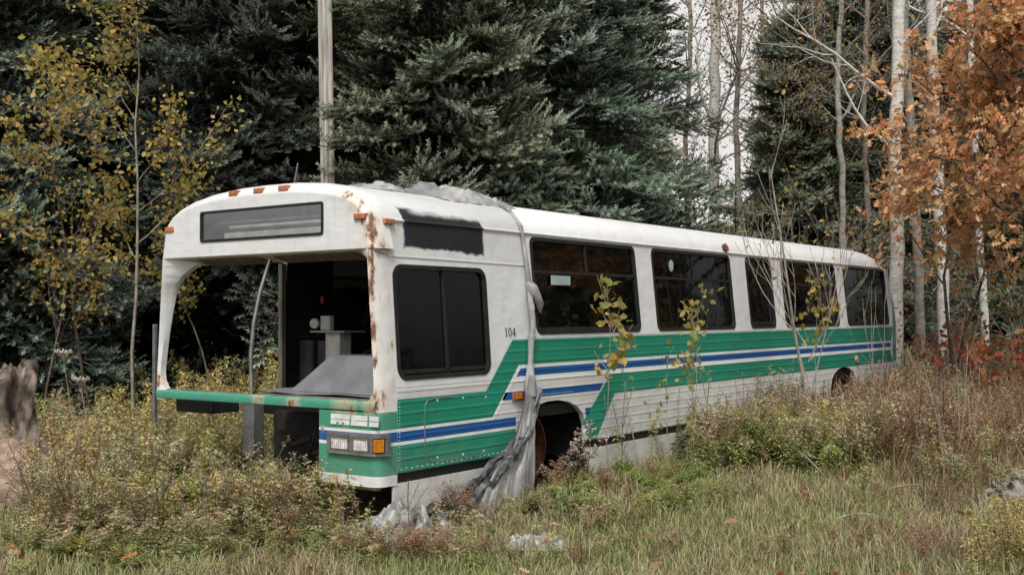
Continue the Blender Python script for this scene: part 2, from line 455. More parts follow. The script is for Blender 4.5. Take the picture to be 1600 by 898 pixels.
# underside of the header, sloping down to the recessed windscreen head
b.loft([[(0.0, .115, 2.098), (0.0, W - .115, 2.098)], [(.035, .12, 2.084), (.035, W - .12, 2.084)]])
b.build('header', M['white'], bus, 45)
u_ = MB(); u_.loft([[(.035, .05, 2.084), (.035, W - .05, 2.084)], [(.22, .07, 2.035), (.22, W - .07, 2.035)], [(.30, .08, 2.05), (.30, W - .08, 2.05)], [(.30, .08, 2.3), (.30, W - .08, 2.3)]])
u_.build('header_underside', M['cream'], bus)
for (w0, w1) in ((.30, 1.18), (1.36, 2.12)):
    v = MB(); v.hexa([(.05, w0, 2.068), (.05, w1, 2.068), (.205, w1, 2.027), (.205, w0, 2.027)], [(.05, w0, 2.076), (.05, w1, 2.076), (.205, w1, 2.035), (.205, w0, 2.035)])
    v.build('vent_panel', M['brown'], bus)

b = MB(); rings = []
for u in (ru, 1.93, 1.95, 1.97, 4, 6, 8, 10, 11.45):
    r = ring(u, 0, 0, 2)
    if u in (1.95,): r = [(p[0], p[1] + (.008 if p[1] < 1.3 else -.008), p[2] - .012) for p in r]
    rings.append(r)
for i in range(1, 8):
    ph = PI / 2 * i / 8; rings.append(ring(11.45 + .58 * math.sin(ph), .10 * (1 - math.cos(ph)), .36 * (1 - math.cos(ph)), 2))
b.loft(rings); b.face(range(len(b.v) - len(rings[0]), len(b.v)))
roof = b.build('roof', M['white'], bus, 40)
# drip rail along the eaves
for s in (0, 1):
    y = lambda q: q if s == 0 else W - q
    b = MB(); b.tube([(.22, y(.084), 2.318), (1.94, y(.084), 2.318), (11.6, y(.084), 2.318)], .012, 6); b.build('drip_rail', M['white'], roof)

# --- side walls -----------------------------------------------------------------
def arch(c, r, zt, zb, n=10):
    return [(c - r, zb)] + [(c - r * math.cos(PI * (i + .5) / n), zb + .02 + (zt - zb - .02) * (math.sin(PI * (i + .5) / n) ** .62)) for i in range(n)] + [(c + r, zb)]
WIN = [(2.03, 3.875, 1.43, 2.29), (4.225, 6.115, 1.43, 2.29), (6.55, 7.31, 1.43, 2.29), (7.63, 9.58, 1.43, 2.29), (9.92, 11.80, 1.43, 2.29)]
DRV = (.215, 1.362, 1.115, 1.985)
def wall(sgn):
    y = (lambda q: q) if sgn > 0 else (lambda q: W - q)
    lo = [(.2 if sgn > 0 else 1.42, .425)] + arch(2.27, .56, .838, .425) + arch(9.72, .53, .842, .425) + [(12.0, .425), (12.0, 1.40), (1.985, 1.40)]
    if sgn > 0: lo += [(1.985, 1.06), (.2, 1.06)]
    else: lo += [(1.42, 1.40)]
    b = MB(); b.panel(lo, [], lambda a, z: (a, y(0), z), lambda a, z: (a, y(.05), z))
    if sgn > 0:
        b.m = 1
        def rivet(u, z, r=.006, w=0): b.disc((u, w - .0035, z), (0, -1, 0), r, .003, 6)
        for i in range(26): rivet(.24 + i * .06, .452 + .006 * (i % 2))
        for i in range(20): rivet(.222, .47 + i * .025, .004)
        for (u, z) in ((.66, .94), (.98, .94), (1.28, .93), (.66, .50), (.98, .49), (1.25, .49)): rivet(u, z, .010)
        for i in range(30): rivet(2.02 + i * .02, .90, .003)
    b.build('side_panel', [M['white_rib'], M['badge']], bus)
    b = MB(); holes = [rr(x0, x1, z0, z1, .07) for x0, x1, z0, z1 in WIN]
    xs = 1.985 if sgn > 0 else 1.42
    b.panel([(xs, 1.402), (11.97, 1.402), (11.90, 2.315), (xs, 2.315)], holes, lambda a, z: (a, y(tw(z)), z), lambda a, z: (a, y(tw(z) + .05), z))
    b.build('window_wall', M['white'], bus)
    if sgn > 0:
        t = lambda z: tw(z, 1.06)
        b = MB(); b.panel([(.2, 1.062), (1.983, 1.062), (1.983, 2.315), (.2, 2.315)], [rr(*DRV, .10)], lambda a, z: (a, t(z), z), lambda a, z: (a, t(z) + .05, z))
        b.m = 1
        for i in range(34): b.disc((1.93, t(1.42 + i * .025) - .0005, 1.42 + i * .025), (0, -1, 0), .004, .003, 6)
        for i in range(26): b.disc((1.45, t(2.06 + i * .0095) - .0005, 2.06 + i * .0095), (0, -1, 0), .003, .003, 6)
        b.build('cab_wall', [M['white'], M['badge']], bus)
        b = MB(); b.hexa([(.2, t(2.045) - .006, 2.043), (1.983, t(2.03) - .006, 2.028), (1.983, t(2.03), 2.028), (.2, t(2.045), 2.043)],
                         [(.2, t(2.05) - .006, 2.050), (1.983, t(2.04) - .006, 2.035), (1.983, t(2.04), 2.035), (.2, t(2.05), 2.050)])
        b.build('seam_strip', M['white'], bus)
    ln = MB(); ln.panel([(a, z) for a, z in lo if True], [], lambda a, z: (a, y(.054), z))
    ln.panel([(xs, 1.402), (11.95, 1.402), (11.88, 2.312), (xs, 2.312)], holes, lambda a, z: (a, y(tw(z) + .054), z))
    if sgn > 0: ln.panel([(.2, 1.062), (1.983, 1.062), (1.983, 2.312), (.2, 2.312)], [rr(*DRV, .10)], lambda a, z: (a, y(t(z) + .054), z))
    ln.build('inner_lining', M['dark_in'], bus)
    # windows: rubber frame with bars, glass behind it
    def window(x0, x1, z0, z1, r, tz, bars):
        f = MB()
        o_, i_ = rr(x0 - .003, x1 + .003, z0 - .003, z1 + .003, r), rr(x0 + .032, x1 - .032, z0 + .032, z1 - .032, r * .7)
        f.panel(o_, [i_], lambda a, z: (a, y(tz(z) - .007), z), lambda a, z: (a, y(tz(z) + .03), z))
        for (p, q) in bars:
            (a0, c0), (a1, c1) = p, q
            if abs(c0 - c1) < .01: P4 = [(a0, c0 - .014), (a1, c0 - .014), (a1, c0 + .014), (a0, c0 + .014)]
            else: P4 = [(a0 - .014, c0), (a0 + .014, c0), (a0 + .014, c1), (a0 - .014, c1)]
            f.panel(P4, [], lambda a, z: (a, y(tz(z) + .004), z), lambda a, z: (a, y(tz(z) + .024), z))
        fo = f.build('window', M['rubber'], bus)
        g = MB(); g.panel(rr(x0 + .02, x1 - .02, z0 + .02, z1 - .02, r * .7), [], lambda a, z: (a, y(tz(z) + .018), z))
        g.build('pane', M['glass'], fo)
    if sgn > 0: window(*DRV, .10, lambda z: tw(z, 1.06), [((.815, 1.14), (.815, 1.96)), ((.24, 1.175), (1.34, 1.175))])
    for i, (x0, x1, z0, z1) in enumerate(WIN):
        xm = (x0 + x1) / 2; zb = 1.985
        bars = [((x0 + .02, zb), (x1 - .02, zb)), ((xm, zb), (xm, z1 - .02))] if i in (0, 1, 3) else []
        if i == 0: bars.append(((x0 + .02, 1.475), (x1 - .02, 1.475)))
        if i in (2,): bars = [((x1 - .12, z0 + .06), (x1 - .12, 1.95)), ((x0 + .06, z0 + .06), (x1 - .06, z0 + .06))]
        window(x0, x1, z0, z1, .075, tw, bars)
wall(1); wall(-1)

# --- painted stripes: sheet film 3 mm proud of the ribbed side ---------------------
def stripe(name, mat, pts, e=.003):
    b = MB(); b.panel(pts, [], lambda a, z: (a, -e, z)); return b.build(name, M[mat], bus)
stripe('green_band', 'green_rib', [(.2, .975), (1.287, .975), (1.66, 1.39), (11.95, 1.39), (11.86, 1.172), (1.745, 1.172), (1.372, .757), (.2, .757)])
stripe('white_line', 'white_line', [(.2, .757), (1.372, .757), (1.745, 1.172), (11.86, 1.172), (11.85, 1.143), (1.775, 1.143), (1.395, .733), (.2, .733)])
stripe('blue_stripe', 'blue_rib', [(1.775, 1.143), (11.85, 1.143), (11.82, 1.075), (1.712, 1.075)])
stripe('white_line', 'white_line', [(1.712, 1.075), (11.82, 1.075), (11.80, 1.03), (1.67, 1.03)])
stripe('green_band', 'green_rib', [(3.27, 1.03), (11.80, 1.03), (11.95, .843), (3.34, .843), (2.99, .427), (2.833, .427), (2.78, .62)])
stripe('blue_stripe', 'blue_rib', [(1.555, .949), (3.13, .949), (3.065, .886), (1.50, .886)])
stripe('blue_stripe', 'blue_rib', [(.2, .733), (1.70, .733), (1.70, .658), (.2, .658)])
stripe('blue_stripe', 'blue_rib', [(2.80, .733), (2.915, .733), (2.85, .662), (2.822, .662)])
stripe('white_line', 'white_line', [(.2, .658), (1.70, .658), (1.70, .634), (.2, .634)])
stripe('green_band', 'green_rib', [(.2, .634), (1.70, .634), (1.70, .427), (.2, .427)])
# rear corner: green wedge climbing the corner post with the white edged blue line
b = MB()
def wedge(mat, pts, e):
    b = MB(); b.panel(pts, [], lambda a, z: (a, tw(z) - e, z)); return b
# --- rear wall and corner posts --------------------------------------------------
b = MB()
cr = []
for z in (.36, .8, 1.2, 1.40, 1.7, 2.0, 2.315):
    bulge = .10 * max(0, 1 - abs(z - 1.45) / 1.1) - .12 * max(0, (.7 - z)) - .22 * max(0, (z - 1.75))
    t = tw(z); xe = 12.13 + bulge
    cr.append([(11.95, t, z), (xe - .05, t + .012, z), (xe, t + .07, z), (xe + .05, t + .4, z), (xe + .06, W / 2, z), (xe + .05, W - t - .4, z), (xe, W - t - .07, z), (xe - .05, W - t - .012, z), (11.95, W - t, z)])
b.loft(cr); b.build('rear_wall', M['white'], bus, 50)
def strip3(name, mat, P, e):
    b = MB(); b.loft(P); return b.build(name, M[mat], bus)
def rc(z, k, e):
    bulge = .10 * max(0, 1 - abs(z - 1.45) / 1.1) - .12 * max(0, (.7 - z)) - .22 * max(0, (z - 1.75)); t = tw(z); xe = 12.13 + bulge
    a = [(11.955, t - e), (xe - .05, t + .012 - e), (xe + e, t + .07 - e)]
    i = int(k); f = k - i
    if i >= 2: return (a[2][0], a[2][1], z)
    return (a[i][0] * (1 - f) + a[i + 1][0] * f, a[i][1] * (1 - f) + a[i + 1][1] * f, z)
strip3('green_wedge', 'green', [[rc(z, k, .004) for k in ((a, (1 + a) / 2, 1, 1.3, 1.65, 2) if a < 1 else [a + (2 - a) * q / 5 for q in range(6)])] for z, a in ((.86, 0), (1.0, 0), (1.2, 0), (1.40, .02), (1.55, .35), (1.7, .65), (1.85, .95), (1.98, 1.3))], 0)
def climb(d0, d1, e): return [[rc(z, max(0, a + d0), e), rc(z, max(0, a + d1), e)] for z, a in ((1.10, .0), (1.2, .25), (1.35, .55), (1.5, .80), (1.65, 1.0), (1.8, 1.25))]
strip3('white_line', 'white_line', climb(.0, .10, .007), 0); strip3('white_line', 'white_line', climb(.30, .38, .007), 0); strip3('blue_stripe', 'blue', climb(.10, .30, .006), 0)

# --- corner posts at the front ---------------------------------------------------------
def post(sgn):
    y = (lambda q: q) if sgn > 0 else (lambda q: W - q)
    rings = []
    for i in range(17):
        z = .886 + (2.10 - .886) * i / 16; t = tw(z, 1.06)
        fl = .11 * min(1, max(0, 1 - (z - .93) / .14)) ** 2               # foot flares into the sill
        if sgn > 0:
            top = .10 * max(0, 1 - (2.10 - z) / .10) ** 2
            iw, rd = .075 + fl + top, .05
        else:
            k = max(0, (z - .97) / 1.1); fl = .10 * min(1, max(0, 1 - (z - .95) / .16)) ** 2; iw = .05 + fl + .02 * k + .40 * max(0, (z - 1.78) / .32) ** 2.4; rd = .015 + .13 * k ** 2.2
        ub = .20 if sgn > 0 else rd + .055
        rings.append([(ub, y(t), z), (ub * .75 if sgn > 0 else .058, y(t), z), (.055, y(t + .006), z), (.018, y(t + .028), z), (0, y(t + (.045 if sgn > 0 else .03)), z), (0, y(t + (.048 + fl if sgn > 0 else .032 + fl * .6)), z), (rd, y(t + iw), z), (ub, y(t + max(iw, .055 if sgn > 0 else .03)), z)])
    b = MB(); b.loft(rings, closed=True, caps=True); b.build('corner_post', M['white'], bus, 40)
post(1); post(-1)
b = MB()                                                                 # rain-rusted sill and its green apron
b.loft([[(.06, .02, .972), (.06, W - .02, .972)], [(.0, .03, .968), (.0, W - .03, .968)], [(-.012, .03, .95), (-.012, W - .03, .95)], [(-.006, .03, .90), (-.006, W - .03, .90)], [(.06, .03, .888), (.06, W - .03, .888)]])
b.build('windscreen_sill', M['green'], bus, 60)
b = MB(); b.box((.03, .06, .955), (.055, W - .06, .977)); b.build('sill_lip', M['shelf'], bus)
d = MB(); d.tube([(.03, 1.42, .96), (.03, 1.425, 1.3), (.045, 1.405, 1.55), (.08, 1.37, 1.8), (.13, 1.31, 2.06)], .017, 8); d.build('windscreen_divider', M['chrome'], bus, 60)

# --- front corner below the sill ---------------------------------------------------
path = [(.0, .615), (.0, .09), (.006, .055), (.03, .018), (.07, .001), (.2, .0)]
zs = [(.342, 1), (.42, 0), (.635, 1), (.66, 2), (.735, 1), (.757, 0), (.889, 0)]
b = MB()
for (z0, c), (z1, _) in zip(zs[:-1], zs[1:]):
    b.m = c; b.loft([[(u, w, z0) for u, w in path], [(u, w, z1) for u, w in path]])
b.m = 0; b.loft([[(.0, .615, .342), (.0, .615, .889)], [(.05, .615, .342), (.05, .615, .889)]])
b.m = 1; b.poly([(u, w, .342) for u, w in path])
b.build('front_corner_panel', [M['green'], M['white'], M['blue']], bus, 40)
def offs(path, e):
    out = []
    for i, (u, w) in enumerate(path):
        a, c = path[max(0, i - 1)], path[min(len(path) - 1, i + 1)]
        t = Vector((c[0] - a[0], c[1] - a[1])).normalized(); n = Vector((t.y, -t.x)); n = -n if n.x > 0 and abs(n.x) > abs(n.y) or n.y > 0 and abs(n.y) >= abs(n.x) else n
        out.append((u + n.x * e, w + n.y * e))
    return out
bp_ = [(.0, .508), (.0, .09), (.006, .055), (.03, .018), (.07, .001), (.10, .0)]
bo = offs(bp_, .028)
b = MB()
b.loft([[(u, w, z) for u, w in bo] for z in (.572, .594)]); b.loft([[(u, w, z) for u, w in bo] for z in (.704, .728)])
for z in (.572, .594, .704, .728): b.loft([[(u, w, z) for u, w in bp_], [(u, w, z) for u, w in bo]])
b.loft([[(u - .002, w - .002, z) for u, w in bp_] for z in (.594, .704)])
def vbar(w0, w1): b.box((-.028, w0, .594), (-.002, w1, .704))
vbar(.478, .508); vbar(.248, .275); vbar(.044, .07)
b.hexa([(.055, -.028, .594), (.10, -.028, .594), (.10, -.001, .594), (.055, -.001, .594)], [(.055, -.028, .704), (.10, -.028, .704), (.10, -.001, .704), (.055, -.001, .704)])
bez = b.build('headlight_surround', M['bezel'], bus, bevel=.003)
for w0, w1 in ((.282, .470), (.078, .242)):
    h = MB(); h.box((-.022, w0, .600), (-.003, w1, .698)); ho = h.build('headlight', M['lamp'], bez, bevel=.006)
    f = MB(); f.panel(rr(w0 - .004, w1 + .004, .597, .701, .012, 3), [rr(w0 + .010, w1 - .010, .610, .688, .012, 3)], lambda w, z: (-.027, w, z), lambda w, z: (-.015, w, z)); f.build('headlight_rim', M['chrome'], ho)
h = MB(); h.box((-.020, -.0, .602), (-.004, .040, .696)); h.hexa([(-.02, .0, .602), (.03, -.024, .602), (.05, -.002, .602), (0, .0, .602)], [(-.02, .0, .696), (.03, -.024, .696), (.05, -.002, .696), (0, .0, .696)])
ts = h.build('turn_signal', M['amber'], bez, bevel=.003)
# lettering: three off white blocks with slits, standing on the corner panel
def badge(w0, w1, slits, notches=()):
    b = MB(); z0, z1 = .786, .862; sk = .012
    def q(wa, wb, za, zb): b.hexa([(-.001, wa - sk * (za - z0) * 5, za), (-.001, wb - sk * (za - z0) * 5, za), (-.008, wb - sk * (za - z0) * 5, za), (-.008, wa - sk * (za - z0) * 5, za)],
                                  [(-.001, wa - sk * (zb - z0) * 5, zb), (-.001, wb - sk * (zb - z0) * 5, zb), (-.008, wb - sk * (zb - z0) * 5, zb), (-.008, wa - sk * (zb - z0) * 5, zb)])
    ws = [w0] + [x for n in notches for x in n] + [w1]
    if notches:
        for i in range(0, len(ws), 2): q(ws[i], ws[i + 1], z0, z0 + .018)
        q(w0, w1, z0 + .018, .822)
    else: q(w0, w1, z0, .822)
    q(w0, w1, .827, z1) if slits == 'full' else (q(w0, w1, .827, z1), q(w1 - .05, w1, .822, .827))
    b.build('badge_letter', M['badge'], bus)
badge(.292, .487, 'full', [(.345, .365), (.405, .425)]); badge(.112, .272, 'part'); badge(.0, .090, 'full')

# --- lamps and small fittings on the shell ------------------------------------------
def lampbox(w, z, u, mat='amber_old'):
    b = MB(); b.box((u - .018, w - .055, z - .022), (u + .03, w + .055, z + .022)); b.build('clearance_light', M[mat], bus, bevel=.006)
for w in (1.614, 1.312, 1.021): lampbox(w, 2.603, .016)
lampbox(2.43, 2.345, .004); lampbox(.185, 2.335, .0)
b = MB(); b.box((.14, .058, 2.285), (.245, .12, 2.325)); b.build('clearance_light', M['amber_old'], bus, bevel=.006)
def sidelamp(u, z, r):
    b = MB(); b.box((u - .085, -.022, z - .035), (u + .085, -.003, z + .035)); o = b.build('side_marker_light', M['rust'], bus, bevel=.006)
    c = MB(); c.box((u - .055, -.034, z - .024), (u + .03, -.0225, z + .024)); c.build('marker_lens', M['amber'], o, bevel=.005)
sidelamp(1.73, .91, .04)
b = MB(); b.disc((10.23, -.003, .935), (0, -1, 0), .055, .03, 16); b.build('side_marker_light', M['tanlens'], bus, 40)
b = MB(); b.disc((6.02, .098, 2.37), (0, -1, .4), .05, .035, 10); b.build('roof_marker_stub', M['rust'], bus, 40)
b = MB(); b.tube([(.55, 1.5, 2.64), (.40, 1.28, 2.86)], .006, 5); b.build('antenna', M['steel'], bus)
# fleet number in black serif figures
n_ = MB()
def st(p, q, t=.008):
    (a0, z0), (a1, z1) = p, q; d_ = Vector((a1 - a0, z1 - z0)).normalized(); nx, nz = -d_.y * t / 2, d_.x * t / 2
    n_.poly([(a0 + nx, tw(z0 + nz, 1.06) - .003, z0 + nz), (a0 - nx, tw(z0 - nz, 1.06) - .003, z0 - nz), (a1 - nx, tw(z1 - nz, 1.06) - .003, z1 - nz), (a1 + nx, tw(z1 + nz, 1.06) - .003, z1 + nz)])
zb, zt = 1.420, 1.492
st((1.607, zb), (1.607, zt), .013); st((1.592, zb + .002), (1.622, zb + .002), .005); st((1.607, zt - .003), (1.593, zt - .012), .006)
cx = 1.660; pr = None
for i in range(17):
    a = 2 * PI * i / 16; p = (cx + .019 * math.cos(a), (zb + zt) / 2 + .034 * math.sin(a))
    if pr: st(pr, p, .012 if abs(math.cos(a)) > .5 else .007)
    pr = p
st((1.728, zb), (1.728, zt), .012); st((1.728, zt), (1.694, zb + .022), .006); st((1.692, zb + .021), (1.743, zb + .021), .007); st((1.716, zb + .002), (1.740, zb + .002), .005)
n_.build('fleet_number', M['black'], bus)
# access hatch outline and rivets
b = MB(); P = [(.86, .956), (.60, .956), (.545, .945), (.515, .91), (.510, .80), (.512, .58), (.53, .51), (.58, .475), (.68, .468), (1.22, .462)]
b.tube([(u, -.002, z) for u, z in P], .0055, 6); b.build('hatch_edge', M['steel'], bus)
b = MB(); b.box((2.31, .035, 1.87), (2.62, .042, 1.955)); b.build('pale_notice', M['aqua'], bus)
b = MB(); b.loft([[(4.67 + .05 * math.cos(2 * PI * i / 20), tw(2.12) + .008, 2.12 + .062 * math.sin(2 * PI * i / 20)) for i in range(20)], [(4.67 + .05 * math.cos(2 * PI * i / 20), tw(2.12) + .012, 2.12 + .062 * math.sin(2 * PI * i / 20)) for i in range(20)]], closed=True, caps=True); b.build('oval_sticker', M['aqua'], bus)

# --- destination sign box -----------------------------------------------------------
b = MB(); b.panel(rr(.568, 2.022, 2.215, 2.472, .025, 3), [rr(.590, 2.0, 2.235, 2.452, .015, 3)], lambda w, z: (-.008, w, z), lambda w, z: (.035, w, z))
sg = b.build('destination_sign', M['rubber'], bus)
b = MB()
for q in ([(.034, .57, 2.21), (.034, 2.02, 2.21), (.24, 2.02, 2.21), (.24, .57, 2.21)], [(.034, .57, 2.475), (.034, 2.02, 2.475), (.24, 2.02, 2.475), (.24, .57, 2.475)], [(.24, .57, 2.21), (.24, 2.02, 2.21), (.24, 2.02, 2.475), (.24, .57, 2.475)],
          [(.034, .57, 2.21), (.034, .57, 2.475), (.24, .57, 2.475), (.24, .57, 2.21)], [(.034, 2.02, 2.21), (.034, 2.02, 2.475), (.24, 2.02, 2.475), (.24, 2.02, 2.21)]): b.poly(q)
b.build('sign_box', M['bezel'], sg)
b = MB(); b.box((.05, .60, 2.322), (.20, 1.72, 2.342)); b.box((.036, .60, 2.238), (.19, 1.76, 2.285)); b.build('sign_roller', M['pale'], sg)
b = MB(); b.tube([(.15, .6, 2.385), (.15, 1.98, 2.385)], .012, 8); b.build('lamp_tube', M['pale'], sg)
b = MB(); b.poly([(.004, .585, 2.23), (.004, 2.005, 2.23), (.004, 2.005, 2.457), (.004, .585, 2.457)]); b.build('pane', M['glass_sign'], sg)

# --- underside, wheels and skirts -----------------------------------------------------
b = MB(); b.box((1.0, .06, .70), (11.9, W - .06, .80)); b.box((.55, .12, .45), (1.62, 1.62, .70)); b.box((2.95, .10, .25), (9.1, W - .1, .70)); b.box((10.4, .1, .25), (11.9, W - .1, .70)); b.box((1.62, .9, .2), (2.95, W - .75, .70)); b.box((9.1, .8, .2), (10.4, W - .8, .70))
b.build('floor_frame', M['dark'], bus)
b = MB(); b.box((.45, .62, .34), (.53, 1.62, .80)); b.tube([(.3, 1.0, .62), (.32, 1.25, .55), (.36, 1.45, .64)], .022, 6); b.tube([(.28, .75, .55), (.3, 1.0, .50), (.4, 1.2, .42)], .018, 6); b.tube([(.3, .9, .84), (.26, .95, .6), (.3, 1.1, .40)], .012, 6); b.tube([(.38, .70, .80), (.33, .78, .45), (.5, .9, .3)], .03, 7)
b.build('front_bulkhead', M['dark'], bus)
b = MB(); b.box((.26, 1.66, .42), (.38, 1.80, .885)); b.build('bracket_post', M['steel'], bus, bevel=.01)
b = MB(); b.box((.12, 2.02, .775), (.42, 2.50, .886)); b.build('step_box', M['rubber'], bus, bevel=.012)
b = MB(); b.box((.10, .12, .30), (.16, .60, .34)); b.box((.1, .50, -.02), (.15, .55, .34)); b.build('bumper_bracket', M['post'], bus)
b = MB(); b.box((.2, .012, .345), (1.72, .03, .42)); b.box((2.835, .012, .345), (9.1, .03, .42)); b.build('rubber_strip', M['rubber'], bus)
def skirt(P):
    b = MB(); b.panel(P, [], lambda a, z: (a, .006, z), lambda a, z: (a, .026, z)); b.build('skirt_panel', M['skirt'], bus, bevel=.003)
skirt([(.165, .16), (.165, .352), (.21, .352), (1.70, .350), (1.70, -.05)]); skirt([(2.836, -.02), (2.836, .350), (5.2, .350), (5.2, .0)]); skirt([(5.21, .0), (5.21, .35), (7.3, .35), (7.3, .1)]); skirt([(7.31, .1), (7.31, .35), (9.1, .35), (9.1, .1)])
skirt([(10.28, .2), (10.28, .424), (11.75, .424), (11.75, .22)])
def wheel(u, y0, s, tyre):
    b = MB(); c = (u, y0, .42)
    rings = []
    prof = [(.30, .0), (.34, .02), (.34, .16), (.22, .19), (.20, .06), (.13, .05), (.11, -.02), (.05, -.03), (.001, -.03)]
    for r_, o_ in prof: rings.append([(u + r_ * math.cos(2 * PI * i / 28), y0 + s * o_, .40 + r_ * math.sin(2 * PI * i / 28)) for i in range(28)])
    b.loft(rings, closed=True)
    for i in range(8): b.disc((u + .16 * math.cos(i * PI / 4), y0 + s * .055, .40 + .16 * math.sin(i * PI / 4)), (0, -s, 0), .016, .03, 6)
    w_ = b.build('wheel', M['rust'], bus, 35)
    k = MB(); k.disc((u - .02, y0 - s * .031, .41), (0, -s, 0), .035, .004, 12)
    k.build('hub', M['dark'], w_)
    if tyre:
        t = MB(); rings = []
        for r_, o_ in ((.33, .0), (.40, -.03), (.47, -.01), (.49, .05), (.49, .20), (.46, .25), (.34, .24)): rings.append([(u + r_ * math.cos(2 * PI * i / 32), y0 + s * o_, .46 + r_ * math.sin(2 * PI * i / 32)) for i in range(32)])
        t.loft(rings, closed=True); t.build('tyre', M['rubber'], w_, 35)
wheel(2.17, .22, 1, False); wheel(2.25, W - .22, -1, True); wheel(9.72, .2, 1, True); wheel(9.72, W - .2, -1, True)

# --- interior seen through the openings ---------------------------------------------------
b = MB(); b.poly([(.3, .1, 2.29), (.3, W - .1, 2.29), (11.8, W - .1, 2.29), (11.8, .1, 2.29)]); b.build('ceiling', M['dark_in'], bus)
b = MB(); b.hexa([(.055, .08, .955), (.055, 1.40, .955), (.95, 1.40, .955), (.95, .08, .955)], [(.055, .08, .978), (.055, 1.40, .978), (.95, 1.40, .985), (.95, .08, .985)]); b.build('dash_shelf', M['shelf'], bus)
b = MB()
rings = []
for k in range(7):
    f = k / 6; z = 1.0 + .285 * f
    u0, u1 = .12 + .20 * f, .85 - .2 * f; w0, w1 = .10, 1.12 - .27 * f ** .9
    rings.append([(u0 - .03 * math.sin(w * 5), w0 + (w1 - w0) * w, z) for w in (0, .25, .5, .75, 1)] + [(u1, w1, z), (u1, w0, z)])
b.loft(rings, closed=True, caps=True)
b.loft([[(.07, .10, .990), (.07, .5, 1.0), (.06, .9, .985), (.08, 1.36, 1.002)], [(.12, .10, 1.0), (.12, .5, 1.005), (.12, .9, 1.002), (.13, 1.36, 1.01)], [(.9, .10, 1.0), (.9, .5, 1.0), (.9, .9, 1.0), (.9, 1.36, 1.0)]])
b.build('dash_cowl', M['dash'], bus, 35, bevel=.012)
b = MB(); b.box((1.05, 1.44, .80), (1.2, 1.62, 1.45)); fb = b.build('fare_post', M['pale'], bus, bevel=.01)
b = MB(); b.box((.98, 1.32, 1.452), (1.26, 1.74, 1.466)); b.build('tray', M['aqua'], fb)
for (w, s_) in ((1.725, .045), (1.60, .06)):
    b = MB(); b.disc((1.04, w, 1.53), (-1, -.3, 0), s_, .04, 16) if w > 1.7 else b.box((1.03, w - .06, 1.47), (1.08, w + .06, 1.60)); b.build('dial', M['pale'], fb, bevel=.006)
b = MB(); b.box((1.1, 1.705, 1.71), (1.12, 1.725, 1.775)); b.build('red_handle', M['redm'], fb)
b = MB(); b.box((1.62, 1.95, .8), (1.66, W - .08, 1.36)); b.build('modesty_panel', M['gray_in'], bus)
b = MB(); b.tube([(1.60, 2.0, .8), (1.60, 2.0, 1.42)], .018, 6); b.tube([(1.60, 2.33, .8), (1.60, 2.33, 1.36)], .03, 6); b.build('handrail', M['rubber'], bus)
b = MB(); b.box((1.36, W - .11, .45), (1.41, W - .06, 2.1)); b.build('door_post', M['post'], bus)
b = MB(); b.tube([(.4, .5, 2.10), (.45, 1.0, 2.10)], .014, 6); b.tube([(1.0, .35, 2.18), (11, .35, 2.18)], .016, 6); b.tube([(1.0, W - .35, 2.18), (11, W - .35, 2.18)], .016, 6)
for u in (2.7, 4.6, 7.0, 8.9): b.tube([(u, .75, .8), (u, .75, 2.29)], .016, 6)
b.build('grab_rail', M['chrome'], bus)
b = MB(); b.box((11.7, .1, .8), (11.75, W - .1, 2.29)); b.build('rear_bulkhead', M['dark_in'], bus)
sp = MB(); sp.box((0, 0, .8), (.4, .9, 1.15)); sp.hexa([(.36, 0, 1.15), (.46, 0, 1.15), (.46, .9, 1.15), (.36, .9, 1.15)], [(.46, 0, 1.62), (.54, 0, 1.62), (.54, .9, 1.62), (.46, .9, 1.62)])
s0 = sp.build('passenger_seat', M['dark_in'], bus, bevel=.03)
first = True
for u in (5.0, 5.8, 6.6, 7.4, 8.2, 10.2, 11.0):
    for w in (.12, W - 1.02):
        if w < 1 and u < 5: continue
        o = s0 if first else s0.copy()
        if not first: COL.objects.link(o); o.parent = bus
        o.location = (u, w, 0); first = False
o = MB(); o.box((.95, .35, .8), (1.35, .85, 1.2)); o.hexa([(1.3, .35, 1.2), (1.4, .35, 1.2), (1.4, .85, 1.2), (1.3, .85, 1.2)], [(1.4, .38, 1.75), (1.48, .38, 1.75), (1.48, .82, 1.75), (1.4, .82, 1.75)]); o.build('driver_seat', M['dark_in'], bus, bevel=.03)
t = MB(); t.tube([(.72 + .12 * math.cos(a), .62 + .22 * math.sin(a), 1.27 + .08 * math.cos(a)) for a in [2 * PI * i / 24 for i in range(25)]], .014, 6, cap=False); t.tube([(.72, .62, 1.27), (.6, .62, 1.0)], .02, 6); t.build('steering_wheel', M['rubber'], bus, 60)

